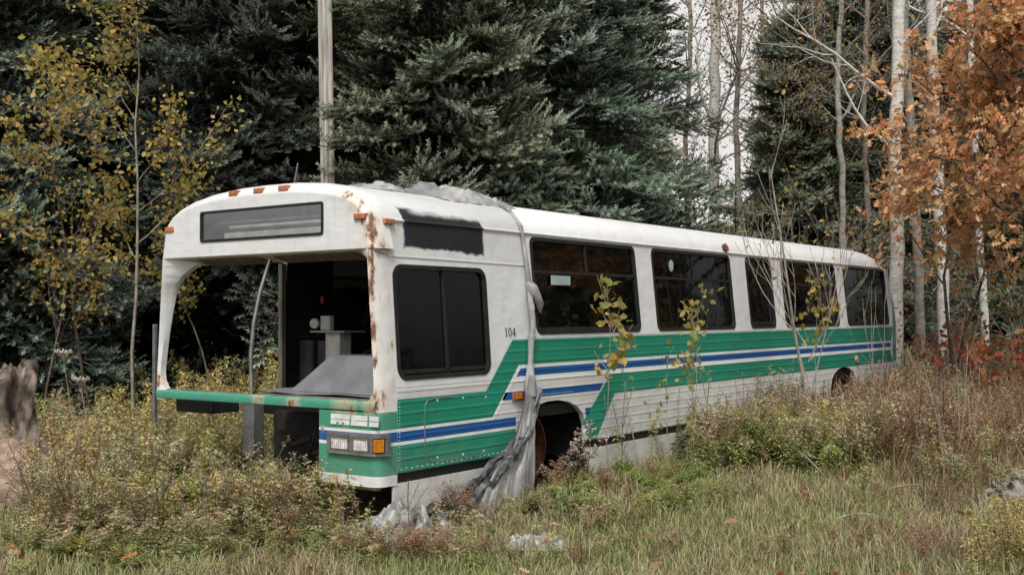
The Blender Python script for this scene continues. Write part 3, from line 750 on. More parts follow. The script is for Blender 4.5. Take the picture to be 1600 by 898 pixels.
# =================================================================== plastic sheet over the roof and down the side
tarp = empty('plastic_sheet', (1.9, -.05, 0))
tag(tarp, 'torn grey plastic sheet bunched on the bus roof, hanging down its side', 'plastic sheet')
def wrinkled(nu, nv, fn):
    b = MB(); rows = []
    for i in range(nu + 1): rows.append([fn(i / nu, j / nv) for j in range(nv + 1)])
    b.loft(rows); return b
def loc(p): return (p[0] - 1.9, p[1] + .05, p[2])
def roofz(w):
    d = min(w, W - w); pr = HALF[2:] + [(W / 2, 2.667)]
    for (a, za), (c, zc) in zip(pr, pr[1:]):
        if d <= c: return za + (zc - za) * max(0, d - a) / (c - a)
    return 2.667
def heap(name, u0, u1, w0, w1, h, seed):
    def fn(s, t):
        u = u0 + (u1 - u0) * s; w = w0 + (w1 - w0) * t
        e = (1 - (2 * s - 1) ** 2) ** .7 * (1 - (2 * t - 1) ** 2) ** .7
        p = Vector((u * 6, w * 6, seed)); k = abs(noise.noise(p)) * .9 + abs(noise.noise(p * 2.3)) * .6 + .25 * abs(noise.noise(p * 5))
        return loc((u + .05 * noise.noise(p * 1.7), w + .05 * noise.noise(p * 1.9 + Vector((5, 0, 0))), roofz(w) + .004 + h * e * (.35 + k)))
    return wrinkled(56, 36, fn).build(name, M['tarp'], tarp, 60)
heap('bunched_heap', 1.2, 2.2, .35, 1.2, .12, 2.); heap('bunched_heap', .62, 1.02, .5, 1.0, .07, 9.)
# rope-like strip over the eaves down to the knot
pts = [(2.070, .62, 2.65), (2.010, .42, 2.60), (1.950, .25, 2.535), (1.915, .14, 2.44), (1.905, .085, 2.37), (1.905, .062, 2.28), (1.915, .04, 2.1), (1.925, .01, 1.88)]
b = MB(); b.tube([loc(p) for p in pts], [.03, .024, .02, .018, .02, .02, .018, .024], 7, jit=.25); b.build('hanging_strip', M['tarp'], tarp, 60)
b = MB(); b.tube([loc(p) for p in [(1.920, .02, 1.90), (1.940, -.02, 1.84), (1.970, -.03, 1.77), (2.020, -.03, 1.70), (2.050, -.02, 1.62)]], [.02, .05, .055, .04, .012], 9, jit=.3)
b.tube([loc(p) for p in [(1.920, .01, 1.80), (1.910, -.02, 1.66), (1.910, -.035, 1.5), (1.885, -.035, 1.36), (1.870, -.035, 1.2), (1.865, -.05, 1.06), (1.850, -.06, .9)]], [.022, .03, .022, .026, .022, .04, .06], 9, jit=.35)
b.build('knotted_strip', M['tarp'], tarp, 60)
def bez(P, t):
    k = t * (len(P) - 1); i = min(int(k), len(P) - 2); f = k - i
    p0, p1, p2, p3 = P[max(i - 1, 0)], P[i], P[i + 1], P[min(i + 2, len(P) - 1)]
    return [.5 * (2 * b_ + (c - a) * f + (2 * a - 5 * b_ + 4 * c - d) * f * f + (3 * b_ - a - 3 * c + d) * f ** 3) for a, b_, c, d in zip(p0, p1, p2, p3)]
RE = [(1.850, -.055, 1.08), (1.840, -.06, .8), (1.820, -.07, .55), (1.790, -.08, .25), (1.760, -.09, -.04)]
LE = [(1.79, -.05, 1.08), (1.69, -.055, .84), (1.49, -.07, .56), (1.05, -.14, .26), (.62, -.30, .0)]
def sheet(s, t):
    a, c = bez(RE, s), bez(LE, s); p = [x * (1 - t) + y * t for x, y in zip(a, c)]
    q = Vector((t * 6 + s * 1.2, s * 1.1, 1)); f = .024 * s ** .6; fine = noise.noise(Vector((t * 19 + s * 5, s * 1.6, 3)))
    dw = f * (math.sin(t * 9 + 3 * s) * .35 + noise.noise(q) * 1.8 + fine * .5) + .004 * noise.noise(Vector((t * 14, s * 12, 1)))
    return loc((p[0] + .02 * noise.noise(q * 2), p[1] - .03 - abs(f) + dw, p[2] + .03 * noise.noise(q * 1.3)))
wrinkled(60, 60, sheet).build('draped_sheet', M['tarp'], tarp, 70)
U1 = [(1.93, -.05, .98), (1.74, -.055, .68), (1.50, -.06, .54), (1.15, -.08, .385), (.80, -.10, .27), (.4, -.12, .19), (.05, -.14, .13), (-.2, -.10, .06)]
D1 = [(1.95, -.08, .96), (1.80, -.10, .64), (1.56, -.13, .44), (1.22, -.17, .27), (.88, -.22, .14), (.45, -.30, .04), (.05, -.40, .0), (-.25, -.42, -.02)]
def fold(s, t):
    a, c = bez(U1, s), bez(D1, s); p = [x * (1 - t) + y * t for x, y in zip(a, c)]
    q = Vector((s * 9, t * 3, 4)); k = .03 + .05 * s
    return loc((p[0] + .02 * noise.noise(q), p[1] - .03 - k * (math.sin(t * 12) * .35 + noise.noise(q) * .8 + noise.noise(q * 3) * .4), p[2] + k * .9 * noise.noise(q * 1.7)))
wrinkled(90, 22, fold).build('twisted_fold', M['tarp_dark'], tarp, 70)
def tail(s, t):
    q = Vector((s * 6, t * 6, 8)); e = (1 - (2 * s - 1) ** 2) ** .5 * (1 - (2 * t - 1) ** 2) ** .5
    x = -.34 + .95 * s; y = .14 - .52 * t
    k = abs(noise.noise(q)) + .6 * abs(noise.noise(q * 2.3))
    return loc((x + .06 * noise.noise(q), y + .06 * noise.noise(q * 1.2 + Vector((3, 0, 0))), gh(x, y) + .0 + .24 * e * (.3 + k)))
wrinkled(44, 40, tail).build('crumpled_tail', M['tarp'], tarp, 70)

# leaning scrap beside the passenger corner
b = MB(); b.hexa([(-.02, -.015, 0), (.015, -.015, 0), (.015, .02, 0), (-.02, .02, 0)], [(-.02, -.015, 1.58), (.015, -.015, 1.58), (.015, .02, 1.58), (-.02, .02, 1.58)])
o = b.build('metal_post', M['steel'], None, bevel=.006, loc=(.1, 2.76, -.05)); tag(o, 'thin grey metal post standing in the weeds beside the far front corner of the bus', 'post')

# =================================================================== ground
def ground():
    b = MB()
    def grid(xs, ys):
        k = len(b.v)
        for x in xs:
            for y in ys: b.v.append((x, y, gh(x, y)))
        n = len(ys)
        for i in range(len(xs) - 1):
            for j in range(n - 1): b.face((k + i * n + j, k + (i + 1) * n + j, k + (i + 1) * n + j + 1, k + i * n + j + 1))
    ax = [-400, -150, -60, -30, -18] + [-12 + .45 * i for i in range(100)] + [36, 45, 60, 100, 200, 500]
    ay = [-400, -150, -60, -30, -18] + [-12 + .45 * i for i in range(90)] + [32, 45, 60, 100, 200, 500]
    grid(ax, ay)
    o = b.build('ground', M['ground'], smooth=60); tag(o, kind='structure')
ground()

# =================================================================== spruces
def shoot_tmpl(n=18):
    V = []; F = []; T = []
    for i in range(n):
        x = .02 + .90 * i / (n - 1); a = i * 2.399; c, s_ = math.cos(a), math.sin(a)
        fwd = .10 + .10 * x; rad_ = .22 * (1 - .45 * x ** 3); bw = .055
        V += [(x - .03, -s_ * bw, c * bw), (x + .05, s_ * bw, -c * bw), (x + fwd, c * rad_, s_ * rad_)]
        F.append((3 * i, 3 * i + 1, 3 * i + 2)); k = .8 + .3 * x
        T += [(k * .85,) * 3] * 2 + [(k * 1.2,) * 3]
    return np.array(V), np.array(F), np.array(T)
SHOOT = shoot_tmpl()
N_G = np.array([.032, .042, .026]); N_TIP = np.array([.235, .268, .215])  # old needles dark, new shoots pale; inner tone also carries painted crown shade
def bough(rng, Ln, dens=1.):
    """one spruce limb along +X with side branchlets carrying needle shoots"""
    P, D, S, C = [], [], [], []
    def add(p, d, s, c): P.append(p); D.append(d); S.append(s); C.append(c)
    zc = lambda x: -.10 * x + .07 * x * x / Ln * 1.6
    def axis_shoots(p, d, n, s, tipcol):
        for i in range(n):
            add(p + d * (i * s * .62), d + rng.normal(0, .08, 3), s, N_G * .9 if i < n - 1 else tipcol)
    k = 0; x = .16 * Ln
    while x < Ln * .99:
        f = x / Ln
        for sg in (-1, 1):
            l = (.16 + .74 * (1 - f) ** .75 * min(1, (f - .02) * 3)) * rng.uniform(.7, 1.15) * min(1, Ln / 2.2 + .25)
            an = R(58 - 22 * f) * sg + rng.normal(0, .12)
            d = np.array([math.cos(an), math.sin(an), .05 + rng.normal(0, .24)]); d /= np.linalg.norm(d)
            p0 = np.array([x + rng.uniform(-.03, .03), 0, zc(x) + rng.normal(0, .02)])
            t = .06
            while t < l:
                g = t / l; pp = p0 + d * t + np.array([0, 0, -.10 * t + .22 * t * t])
                s = .165 * (1 - .2 * g) * rng.uniform(.8, 1.2)
                add(pp, d + rng.normal(0, .1, 3) + np.array([0, 0, .1]), s, N_G * rng.uniform(.8, 1.15))
                for s2 in (-1, 1):
                    if rng.random() < .86 * dens:
                        a2 = an + s2 * R(48 - 14 * g) + rng.normal(0, .15)
                        d2 = np.array([math.cos(a2), math.sin(a2), d[2] + .38 + rng.normal(0, .28)])
                        mixc = min(1, rng.uniform(.15, 1.0) ** 1.2 * (.25 + .7 * g + .45 * f))
                        add(pp, d2, s * rng.uniform(.75, 1.15), (N_G * (1 - mixc) + N_TIP * mixc))
                t += .082 / dens
            add(p0 + d * l + np.array([0, 0, -.10 * l + .22 * l * l]), d + np.array([0, 0, .45]), .21 * rng.uniform(.8, 1.2), N_TIP * rng.uniform(.8, 1.15))
        x += .115 / dens
    for i in range(5): add(np.array([Ln * (.9 + .025 * i), rng.normal(0, .02), zc(Ln * .95)]), np.array([1, rng.normal(0, .5), .4 + rng.normal(0, .25)]), .21, N_TIP)
    P, D, S, C = map(np.array, (P, D, S, C))
    V, F, T = inst(SHOOT, P, frames(D, rng.uniform(0, 6.28, len(D))), S, C)
    # woody axis
    n = 6; ax = np.linspace(0, Ln, n); r = np.linspace(.028, .004, n)
    tv = []; tf = []
    for i in range(n):
        for j in range(4): a = j * PI / 2; tv.append((ax[i], r[i] * math.cos(a), zc(ax[i]) + r[i] * math.sin(a)))
    for i in range(n - 1):
        for j in range(4): a, c = i * 4 + j, i * 4 + (j + 1) % 4; tf += [(a, c, c + 4), (a, c + 4, a + 4)]
    V = np.concatenate([V, np.array(tv)]); F = np.concatenate([F, np.array(tf) + len(V) - len(tv)])
    T = np.concatenate([T, np.tile(np.array([.09, .07, .055]), (len(tv), 1))])
    return V.astype(np.float32), F, T.astype(np.float32)
rb = np.random.default_rng(11)
BOUGHS = [bough(rb, 2.6) for _ in range(4)]; BOUGHS_S = [bough(rb, 1.2) for _ in range(3)]

def make_spruce(H, rad, nl, seed, h0=.25, small=False, tint=(1, 1, 1)):
    rng = np.random.default_rng(seed); rnd = random.Random(seed)
    root = empty('spruce_tree')
    t = MB(); pts = [(rnd.uniform(-.03, .03) * H * .2, rnd.uniform(-.03, .03) * H * .2, -.3 + (H + .1) * i / 8) for i in range(9)]; pts[0] = (0, 0, -.3)
    t.tube(pts, [max(.012, .017 * H * (1 - i / 8.3)) for i in range(9)], 9, jit=.06); t.build('trunk', M['bark'], root, 60)
    fm = FM(); pool = BOUGHS_S if small else BOUGHS; bl = 1.2 if small else 2.6
    buckets = {}
    for i in range(nl):
        wh = i // 7; f = (wh + (rng.uniform(.2, .6) if i % 7 == 6 else rng.normal(0, .08))) / (nl / 7); f = min(max(f, 0), 1); h = h0 + (H - h0 - .25) * f ** 1.25
        g = (h - h0) / (H - h0)
        ln = rad * (1 - g) ** .8 * rng.uniform(.72, 1.12) + .18
        az = (i % 7) * .8976 + wh * 2.399 + rng.normal(0, .2)
        pit = R(-27 + 40 * g) + rng.normal(0, .10)
        use_s = (not small) and ln < 1.5
        key = ('s' if use_s else 'b', int(rng.integers(0, 3)))
        sc = ln / (1.2 if use_s else bl)
        buckets.setdefault(key, []).append((h, az, pit, sc, rng.uniform(.8, 1.15), rng.normal(0, .35)))
    for (k, j), L_ in buckets.items():
        tm = (BOUGHS_S if k == 's' else pool)[j % len(BOUGHS_S if k == 's' else pool)]
        A = np.array(L_); n = len(A)
        d = np.stack([np.cos(A[:, 1]) * np.cos(A[:, 2]), np.sin(A[:, 1]) * np.cos(A[:, 2]), np.sin(A[:, 2])], 1)
        P = np.stack([np.zeros(n), np.zeros(n), A[:, 0]], 1)
        C = np.array(tint)[None] * A[:, 4][:, None] * (1 + rng.normal(0, .05, (n, 3)))
        fm.add(*inst(tm, P, frames(d, A[:, 5]), A[:, 3], C))
    if not small:                                   # short boughs close to the trunk, shade put into their darker tint
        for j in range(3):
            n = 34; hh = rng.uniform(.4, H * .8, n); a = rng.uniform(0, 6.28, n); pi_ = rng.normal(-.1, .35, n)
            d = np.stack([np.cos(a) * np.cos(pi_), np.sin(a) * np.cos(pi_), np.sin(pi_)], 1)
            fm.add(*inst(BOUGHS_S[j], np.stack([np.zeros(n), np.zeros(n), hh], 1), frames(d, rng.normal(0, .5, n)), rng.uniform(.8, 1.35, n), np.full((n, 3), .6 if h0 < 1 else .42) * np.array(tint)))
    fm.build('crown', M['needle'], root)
    return root
SP = [None, None, None]
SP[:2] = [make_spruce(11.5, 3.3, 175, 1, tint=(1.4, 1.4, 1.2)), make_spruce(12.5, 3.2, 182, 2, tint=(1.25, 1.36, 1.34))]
SP[2] = make_spruce(12.0, 3.1, 150, 3, h0=2.9, tint=(.55, .57, .55))  # low tint paints the gloom of the wood into these needles
used = [False, False, False]
def spruce(k, px, d, sc, rot, label, group=None, xy=None):
    x, y = xy if xy else spot(px, d)
    o = SP[k] if not used[k] else copy_tree(SP[k]); used[k] = True
    o.location = (x, y, gh(x, y)); o.rotation_euler = (0, 0, rot); o.scale = (sc, sc, sc)
    for q in ('group',):
        if q in o.keys(): del o[q]
    tag(o, label, 'tree', group); return o
spruce(0, 695, 16.4, 1.0, .3, 'dark green spruce right of the grey pole, boughs over the front half of the roof')
spruce(1, 862, 17.5, .95, 2.0, 'blue green spruce with pale shoot tips rising behind the middle of the bus')
spruce(1, -60, 14.6, .9, 4.1, 'spruce at the far left edge with pale boughs beside the yellow birch leaves')
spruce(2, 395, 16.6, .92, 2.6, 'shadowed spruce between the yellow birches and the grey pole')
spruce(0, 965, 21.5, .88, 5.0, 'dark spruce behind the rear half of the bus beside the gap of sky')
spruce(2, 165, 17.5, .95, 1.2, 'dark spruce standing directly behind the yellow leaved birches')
G = 'spruces of the dark wood behind the bus'; LB = 'dark spruce deep in the shaded wood behind the nearer trees'
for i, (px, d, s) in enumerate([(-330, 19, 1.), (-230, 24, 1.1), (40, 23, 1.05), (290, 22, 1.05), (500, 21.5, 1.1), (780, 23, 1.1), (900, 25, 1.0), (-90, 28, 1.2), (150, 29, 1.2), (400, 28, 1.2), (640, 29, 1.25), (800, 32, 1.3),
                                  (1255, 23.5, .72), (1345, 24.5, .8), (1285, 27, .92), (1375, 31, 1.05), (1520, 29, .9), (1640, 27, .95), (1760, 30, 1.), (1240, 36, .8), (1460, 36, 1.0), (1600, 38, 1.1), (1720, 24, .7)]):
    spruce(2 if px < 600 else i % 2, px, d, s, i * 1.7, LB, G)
for i, (x, y, s) in enumerate([(27, -15, .8), (33, -20, 1.0), (39, -18, .8), (47, -24, 1.05), (56, -22, .9), (68, -24, 1.0), (24, -24, .9)]):
    spruce(i % 2, 0, 0, s, i * 2.1, 'spruce across the clearing mirrored in the bus windows', 'spruces across the clearing', (x, y))
ys = make_spruce(3.7, 1.15, 46, 5, .1, True, (1.15, 1.12, 1.1)); x, y = spot(1150, 21.2); ys.location = (x, y, gh(x, y)); tag(ys, 'young pale spruce whose top shows over the bus roof near its rear', 'tree')
ys2 = copy_tree(ys); x, y = spot(975, 18.0); ys2.location = (x, y, gh(x, y)); ys2.rotation_euler = (0, 0, 2); ys2.scale = (.9, .9, .93); tag(ys2, 'small spruce tip just above the bus roof below the big blue green spruce', 'tree')

# =================================================================== broadleaf growth
def ovate():
    V = np.array([(0, 0, 0), (1, 0, -.06), (.25, .27, .06), (.62, .30, .05), (.25, -.27, .06), (.62, -.30, .05), (.45, 0, 0)])
    F = np.array([(0, 6, 2), (2, 6, 3), (3, 6, 1), (0, 4, 6), (4, 5, 6), (5, 1, 6)])
    T = np.ones((7, 3)); T[6] = .85; T[1] = .9
    return V, F, T
def lobed(nl=3):
    pts = [(0, 0)]
    for i in range(nl):
        x = .18 + .62 * i / (nl - 1); w = (.22, .40, .30)[i]
        pts += [(x - .06, .08), (x + .10, w), (x + .13, .10)]
    pts += [(1, 0)]
    up_ = pts[1:-1]; out = [(0, 0)] + up_ + [(1, 0)] + [(a, -b) for a, b in reversed(up_)]
    V = [(.5, 0, 0)] + [(a, b, .10 * abs(b) - .08 * a * a) for a, b in out]; n = len(out)
    F = [(0, 1 + i, 1 + (i + 1) % n) for i in range(n)]
    T = np.ones((len(V), 3)); T[0] = .85
    return np.array(V), np.array(F), T
OVATE, OAK = ovate(), lobed()

def grow(mb, rnd, P, D, ln, rad, depth, tips, pr, sides=None):
    n = pr.get('seg', 6); pts = [Vector(P)]; d = Vector(D).normalized()
    for i in range(n):
        d = (d + Vector((rnd.gauss(0, 1), rnd.gauss(0, 1), rnd.gauss(0, 1))) * pr.get('wob', .12) + Vector((0, 0, pr.get('trop', .05)))).normalized()
        pts.append(pts[-1] + d * (ln / n))
    end = pr.get('taper', .3)
    rads = [max(pr.get('minr', .0025), rad * (1 - (1 - end) * i / n)) for i in range(n + 1)]
    mb.tube(pts, rads, sides or (7 if rad > .04 else 5 if rad > .012 else 3), cap=False)
    if depth == 0 or rad < .0035:
        for i in range(1, n + 1): tips.append((pts[i], (pts[i] - pts[i - 1]).normalized()))
        return
    kids = pr['kids'][-depth] if depth <= len(pr['kids']) else pr['kids'][0]
    for k in range(kids):
        f = pr.get('from', .3) + (1 - pr.get('from', .3)) * (k + rnd.random()) / kids
        i = min(int(f * n), n - 1); p = pts[i].lerp(pts[i + 1], f * n - i)
        t = (pts[i + 1] - pts[i]).normalized(); a = rnd.uniform(0, 2 * PI) if 'side' not in pr else rnd.gauss(*pr['side'])
        o = t.orthogonal().normalized(); o2 = t.cross(o); sp_ = R(rnd.uniform(*pr.get('angle', (30, 60))))
        nd = t * math.cos(sp_) + (o * math.cos(a) + o2 * math.sin(a)) * math.sin(sp_)
        nl_ = ln * rnd.uniform(*pr.get('ratio', (.3, .55))) * (1.1 - .6 * (f - pr.get('from', .3)))
        grow(mb, rnd, p, nd, nl_, rads[i] * pr.get('rr', .5), depth - 1, tips, dict(pr, **{'from': pr.get('from2', .2)}))
    for i in range(max(1, n - 2), n + 1): tips.append((pts[i], (pts[i] - pts[i - 1]).normalized()))

def leaves(name, parent, tips, tmpl, rng, per, size, cols, keep=1., spread=.07, droop=.3, mat='leaf'):
    P, D, S, C = [], [], [], []
    cols = np.array(cols)
    for p, d in tips:
        if rng.random() > keep: continue
        base = cols[rng.integers(len(cols))]
        for k in range(rng.poisson(per)):
            dd = np.array(d) * .5 + rng.normal(0, .6, 3) + np.array([0, 0, -droop])
            P.append(np.array(p) + rng.normal(0, spread, 3)); D.append(dd); S.append(size * rng.uniform(.65, 1.25))
            C.append((base * .6 + cols[rng.integers(len(cols))] * .4) * rng.uniform(.75, 1.2))
    if not P: return None
    P, D, S, C = map(np.array, (P, D, S, C)); fm = FM()
    fm.add(*inst(tmpl, P, frames(D, rng.uniform(0, 6.28, len(P))), S, C)); return fm.build(name, M[mat], parent)

def bush(name, label, cat, px, d, stems, bark_, pr, depth, leaf=None, group=None, seed=1, xy=None):
    """stems: list of (offset px.., direction, length, radius)"""
    rnd = random.Random(seed); rng = np.random.default_rng(seed)
    x, y = xy if xy else spot(px, d); root = empty(name, (x, y, gh(x, y)))
    tag(root, label, cat, group); mb = MB(); tips = []
    for (off, D, ln, rad) in stems: grow(mb, rnd, Vector(off) - Vector((0, 0, .08)), D, ln, rad, depth, tips, pr)
    mb.build('trunk' if cat == 'tree' else 'stems', M[bark_], root, 70)
    if leaf:
        for L_ in (leaf if isinstance(leaf, list) else [leaf]): leaves('crown' if cat == 'tree' else 'leaves', root, tips, rng=rng, **L_)
    return root
def dirpx(dx, dz, dd=0.):
    """direction with dx to the photographer's right, dd away, dz up"""
    return (RH[0] * dx + FH[0] * dd, RH[1] * dx + FH[1] * dd, dz)

YEL = [(.54, .38, .09), (.52, .40, .11), (.56, .35, .09), (.38, .36, .10), (.60, .45, .22), (.28, .31, .09)]
ORG = [(.84, .39, .18), (.86, .46, .24), (.76, .33, .16), (.76, .46, .20), (.88, .56, .36), (.56, .45, .18)]
RED = [(.42, .10, .05), (.48, .15, .06), (.36, .07, .05), (.45, .22, .07)]
# --- yellow leaved birch saplings on the left
pr = dict(kids=[9, 5], angle=(30, 62), ratio=(.22, .42), trop=.05, wob=.09, rr=.45, seg=8, taper=.25)
pr['from'] = .42
bush('birch_tree', 'slender yellow leaved birch leaning right beside the front left corner of the bus', 'tree', 203, 12.4, [((0, 0, 0), dirpx(.07, 1), 5.1, .026)], 'twig', dict(pr, ratio=(.18, .32)), 2,
     dict(tmpl=OVATE, per=5.2, size=.066, cols=YEL, keep=.85, spread=.09), seed=21)
pr2 = dict(pr); pr2['from'] = .3
bush('birch_tree', 'second yellow leaved birch, thinner and left of the leaning one', 'tree', 158, 12.9, [((0, 0, 0), dirpx(-.14, 1), 4.3, .023)], 'twig_dark', pr2, 2,
     dict(tmpl=OVATE, per=4.8, size=.066, cols=YEL, keep=.8, spread=.09), seed=33)
pr3 = dict(pr); pr3['from'] = .6
bush('birch_tree', 'low yellow leaved birch sapling seen through the empty windscreen', 'tree', 352, 13.6, [((0, 0, 0), dirpx(-.10, 1), 2.5, .018)], 'twig_dark', dict(pr3, trop=.0), 2,
     dict(tmpl=OVATE, per=2.6, size=.07, cols=YEL, keep=.7, spread=.08), seed=44)
bush('birch_tree', 'sparse birch at the left with a few yellow leaves over the stump', 'tree', 62, 13.2, [((0, 0, 0), dirpx(.05, 1), 3.3, .022)], 'twig_dark', pr2, 2,
     dict(tmpl=OVATE, per=1.8, size=.064, cols=YEL, keep=.5, spread=.09), seed=57)

# --- grey wooden pole behind the bus
b = MB(); x, y = spot(519, 15.0); n = 14; rings = []
for i in range(26):
    z = -.4 + 7.4 * i / 25; rings.append([(-RH[0] * .0042 * z * 4 + (.088 + .012 * math.cos(5 * a + .4)) * math.cos(a), -RH[1] * .0042 * z * 4 + (.088 + .012 * math.cos(5 * a + .4)) * math.sin(a), z) for a in [2 * PI * j / 40 for j in range(40)]])
b.loft(rings, closed=True, caps=True); o = b.build('wooden_pole', M['pole'], None, 60, loc=(x, y, gh(x, y))); tag(o, 'weathered grey grooved wooden pole rising behind the front of the bus', 'pole')

# --- white trunks on the right
def trunk_tree(name, label, px, d, path, r0, r1, bark_, limbs, seed, pr=None, leaf=None, H=11):
    rnd = random.Random(seed); rng = np.random.default_rng(seed); x, y = spot(px, d)
    root = empty(name, (x, y, gh(x, y))); tag(root, label, 'tree'); mb = MB(); tips = []
    n = 26; P = []
    for i in range(n + 1):
        f = i / n; z = -.3 + (H + .3) * f
        k = f * (len(path) - 1); j = min(int(k), len(path) - 2); off = path[j] + (path[j + 1] - path[j]) * (k - j)
        P.append(Vector((RH[0] * off + .012 * rnd.gauss(0, 1), RH[1] * off + .012 * rnd.gauss(0, 1), z)))
    mb.tube(P, [r0 + (r1 - r0) * i / n for i in range(n + 1)], 10, jit=.05)
    pr = pr or dict(kids=[6, 5], angle=(25, 60), ratio=(.3, .5), trop=.03, wob=.13, rr=.5, seg=6)
    for (z, D, ln, rad) in limbs:
        i = min(n - 1, int((z + .3) / (H + .3) * n)); grow(mb, rnd, P[i], D, ln, rad, 2, tips, pr)
    mb.build('trunk', M[bark_], root, 60)
    if leaf: leaves('crown', root, tips, rng=rng, **leaf)
    return root
def rl(n, seed, z0, z1, l0, l1, r):
    q = random.Random(seed); out = []
    for i in range(n):
        a = q.uniform(0, 2 * PI); out.append((q.uniform(z0, z1), (math.cos(a), math.sin(a), q.uniform(.3, 1.1)), q.uniform(l0, l1), r * q.uniform(.7, 1.2)))
    return out
TAN = [(.34, .20, .09), (.38, .25, .12), (.30, .16, .07), (.36, .27, .10)]
trunk_tree('birch_tree', 'tall white birch at the rear corner of the bus, long bare limb leftward', 1399, 19.2, [0, .03, .05, .12, .24, .34], .125, .085, 'birch',
           [(5.1, dirpx(-1, .38), 2.7, .035), (4.3, dirpx(-1, .75, .2), 2.0, .03), (3.1, dirpx(.7, .7), 1.3, .02)] + rl(5, 1, 5, 9, 1.4, 2.4, .028), 61)
trunk_tree('birch_tree', 'thin pale birch crossing the tall one and leaning left above the bus rear', 1440, 19.8, [0, -.03, -.10, -.20, -.27, -.33, -.4], .092, .06, 'aspen', [(4.7, dirpx(-.8, .9), 1.8, .022)] + rl(4, 2, 5, 9, 1.2, 2.0, .02), 62)
trunk_tree('birch_tree', 'white birch right of the crossing pair, half hidden by orange leaves', 1476, 20.6, [0, -.04, -.12, -.18, -.2, -.24], .115, .08, 'birch', rl(6, 3, 4.2, 9, 1.4, 2.2, .025), 63)
trunk_tree('birch_tree', 'slim white birch farthest right, showing between the orange oak leaves', 1540, 22.5, [0, -.1, -.2, -.25, -.3], .085, .06, 'birch', rl(5, 4, 3.5, 9, 1.2, 2.2, .022), 64)
trunk_tree('birch_tree', 'pale birch trunk against the bright sky gap right of the spruces', 1113, 25.0, [0, .03, .06, .10, .16, .2], .135, .10, 'birch',
           [(5.4, dirpx(-1, 1.2), 2.2, .05), (6.0, dirpx(.9, 1), 2.4, .04), (4.4, dirpx(-.9, .9), 1.8, .035)] + rl(9, 5, 4.5, 9.5, 1.6, 3.0, .03), 65, leaf=dict(tmpl=OVATE, per=.5, size=.07, cols=TAN, keep=.35, spread=.1))
trunk_tree('birch_tree', 'crooked thin white birch over the rear half of the bus', 1316, 22.0, [.02, 0, .03, -.05, .04, .0, .1], .07, .045, 'aspen', [(5.3, dirpx(.9, .8), 1.6, .025), (5.0, dirpx(-.9, .6), 1.4, .02)] + rl(5, 6, 4, 9, 1.2, 2.0, .02), 66, leaf=dict(tmpl=OVATE, per=.8, size=.075, cols=TAN, keep=.5, spread=.1))
for i, (px, d, lab) in enumerate([(1075, 28, 'bare grey tree left of the pale trunk in the sky gap'), (1155, 24, 'thin bare tree just right of the pale trunk in the sky gap'), (1280, 23.5, 'bare tree with tan leaves left of the crooked birch'), (1355, 23, 'bare tree with tan leaves between the crooked and the tall birch'), (1190, 29, 'bare grey tree in the middle of the sky gap'), (1225, 26, 'bare tree with tan leaves at the right of the sky gap')]):
    trunk_tree('bare_tree', lab, px, d, [0, .05, -.05, .1, .05], .075, .045, 'twig', rl(15, 20 + i, 2.2, 9.0, 1.5, 2.8, .024), 70 + i, H=10.5, leaf=dict(tmpl=OVATE, per=1.0, size=.075, cols=TAN + YEL[:1], keep=.42, spread=.14))

# --- orange oak reaching in from the right
rnd = random.Random(5); rng = np.random.default_rng(5); x, y = spot(1690, 14.9); oak = empty('oak_tree', (x, y, gh(x, y))); tag(oak, 'orange leaved oak reaching in over the right edge', 'tree')
mb = MB(); tips = []
mb.tube([(0, 0, -.3), (.03, .02, 2), (-.05, 0, 4.5), (.05, .1, 7), (.1, .1, 8.5)], [.17, .14, .12, .08, .04], 10, jit=.08)
opr = dict(kids=[8, 6], angle=(28, 62), ratio=(.32, .52), trop=.02, wob=.12, rr=.5, seg=6); opr['from'] = .25
for k in range(40):
    z = 1.9 + 5.2 * (k + rnd.random()) / 40; dx = rnd.uniform(-1, -.25) if rnd.random() < .75 else rnd.uniform(-.3, 1); dd = rnd.uniform(-.75, .75)
    ln = rnd.uniform(1.9, 2.8) if z < 3.6 else rnd.uniform(1.1, 1.75)
    grow(mb, rnd, Vector((0, 0, z)), dirpx(dx, rnd.uniform(-.05, .5), dd), ln, .035, 2, tips, opr)
mb.build('trunk', M['twig_dark'], oak, 60); leaves('crown', oak, tips, OAK, rng, 1.5, .115, ORG, .62, .08, .5)
# long low spray of oak leaves in front of the birches
bush('oak_tree', 'low orange oak sapling in front of the white birches at the bus rear', 'tree', 1490, 17.4, [((0, 0, 0), dirpx(-.18, 1), 3.9, .035), ((.1, .1, 0), dirpx(.2, 1), 3.4, .03)], 'twig_dark', dict(opr, **{'from': .45, 'angle': (45, 80)}), 2,
     dict(tmpl=OAK, per=1.6, size=.14, cols=ORG, keep=.75, spread=.07, droop=.5), seed=77)
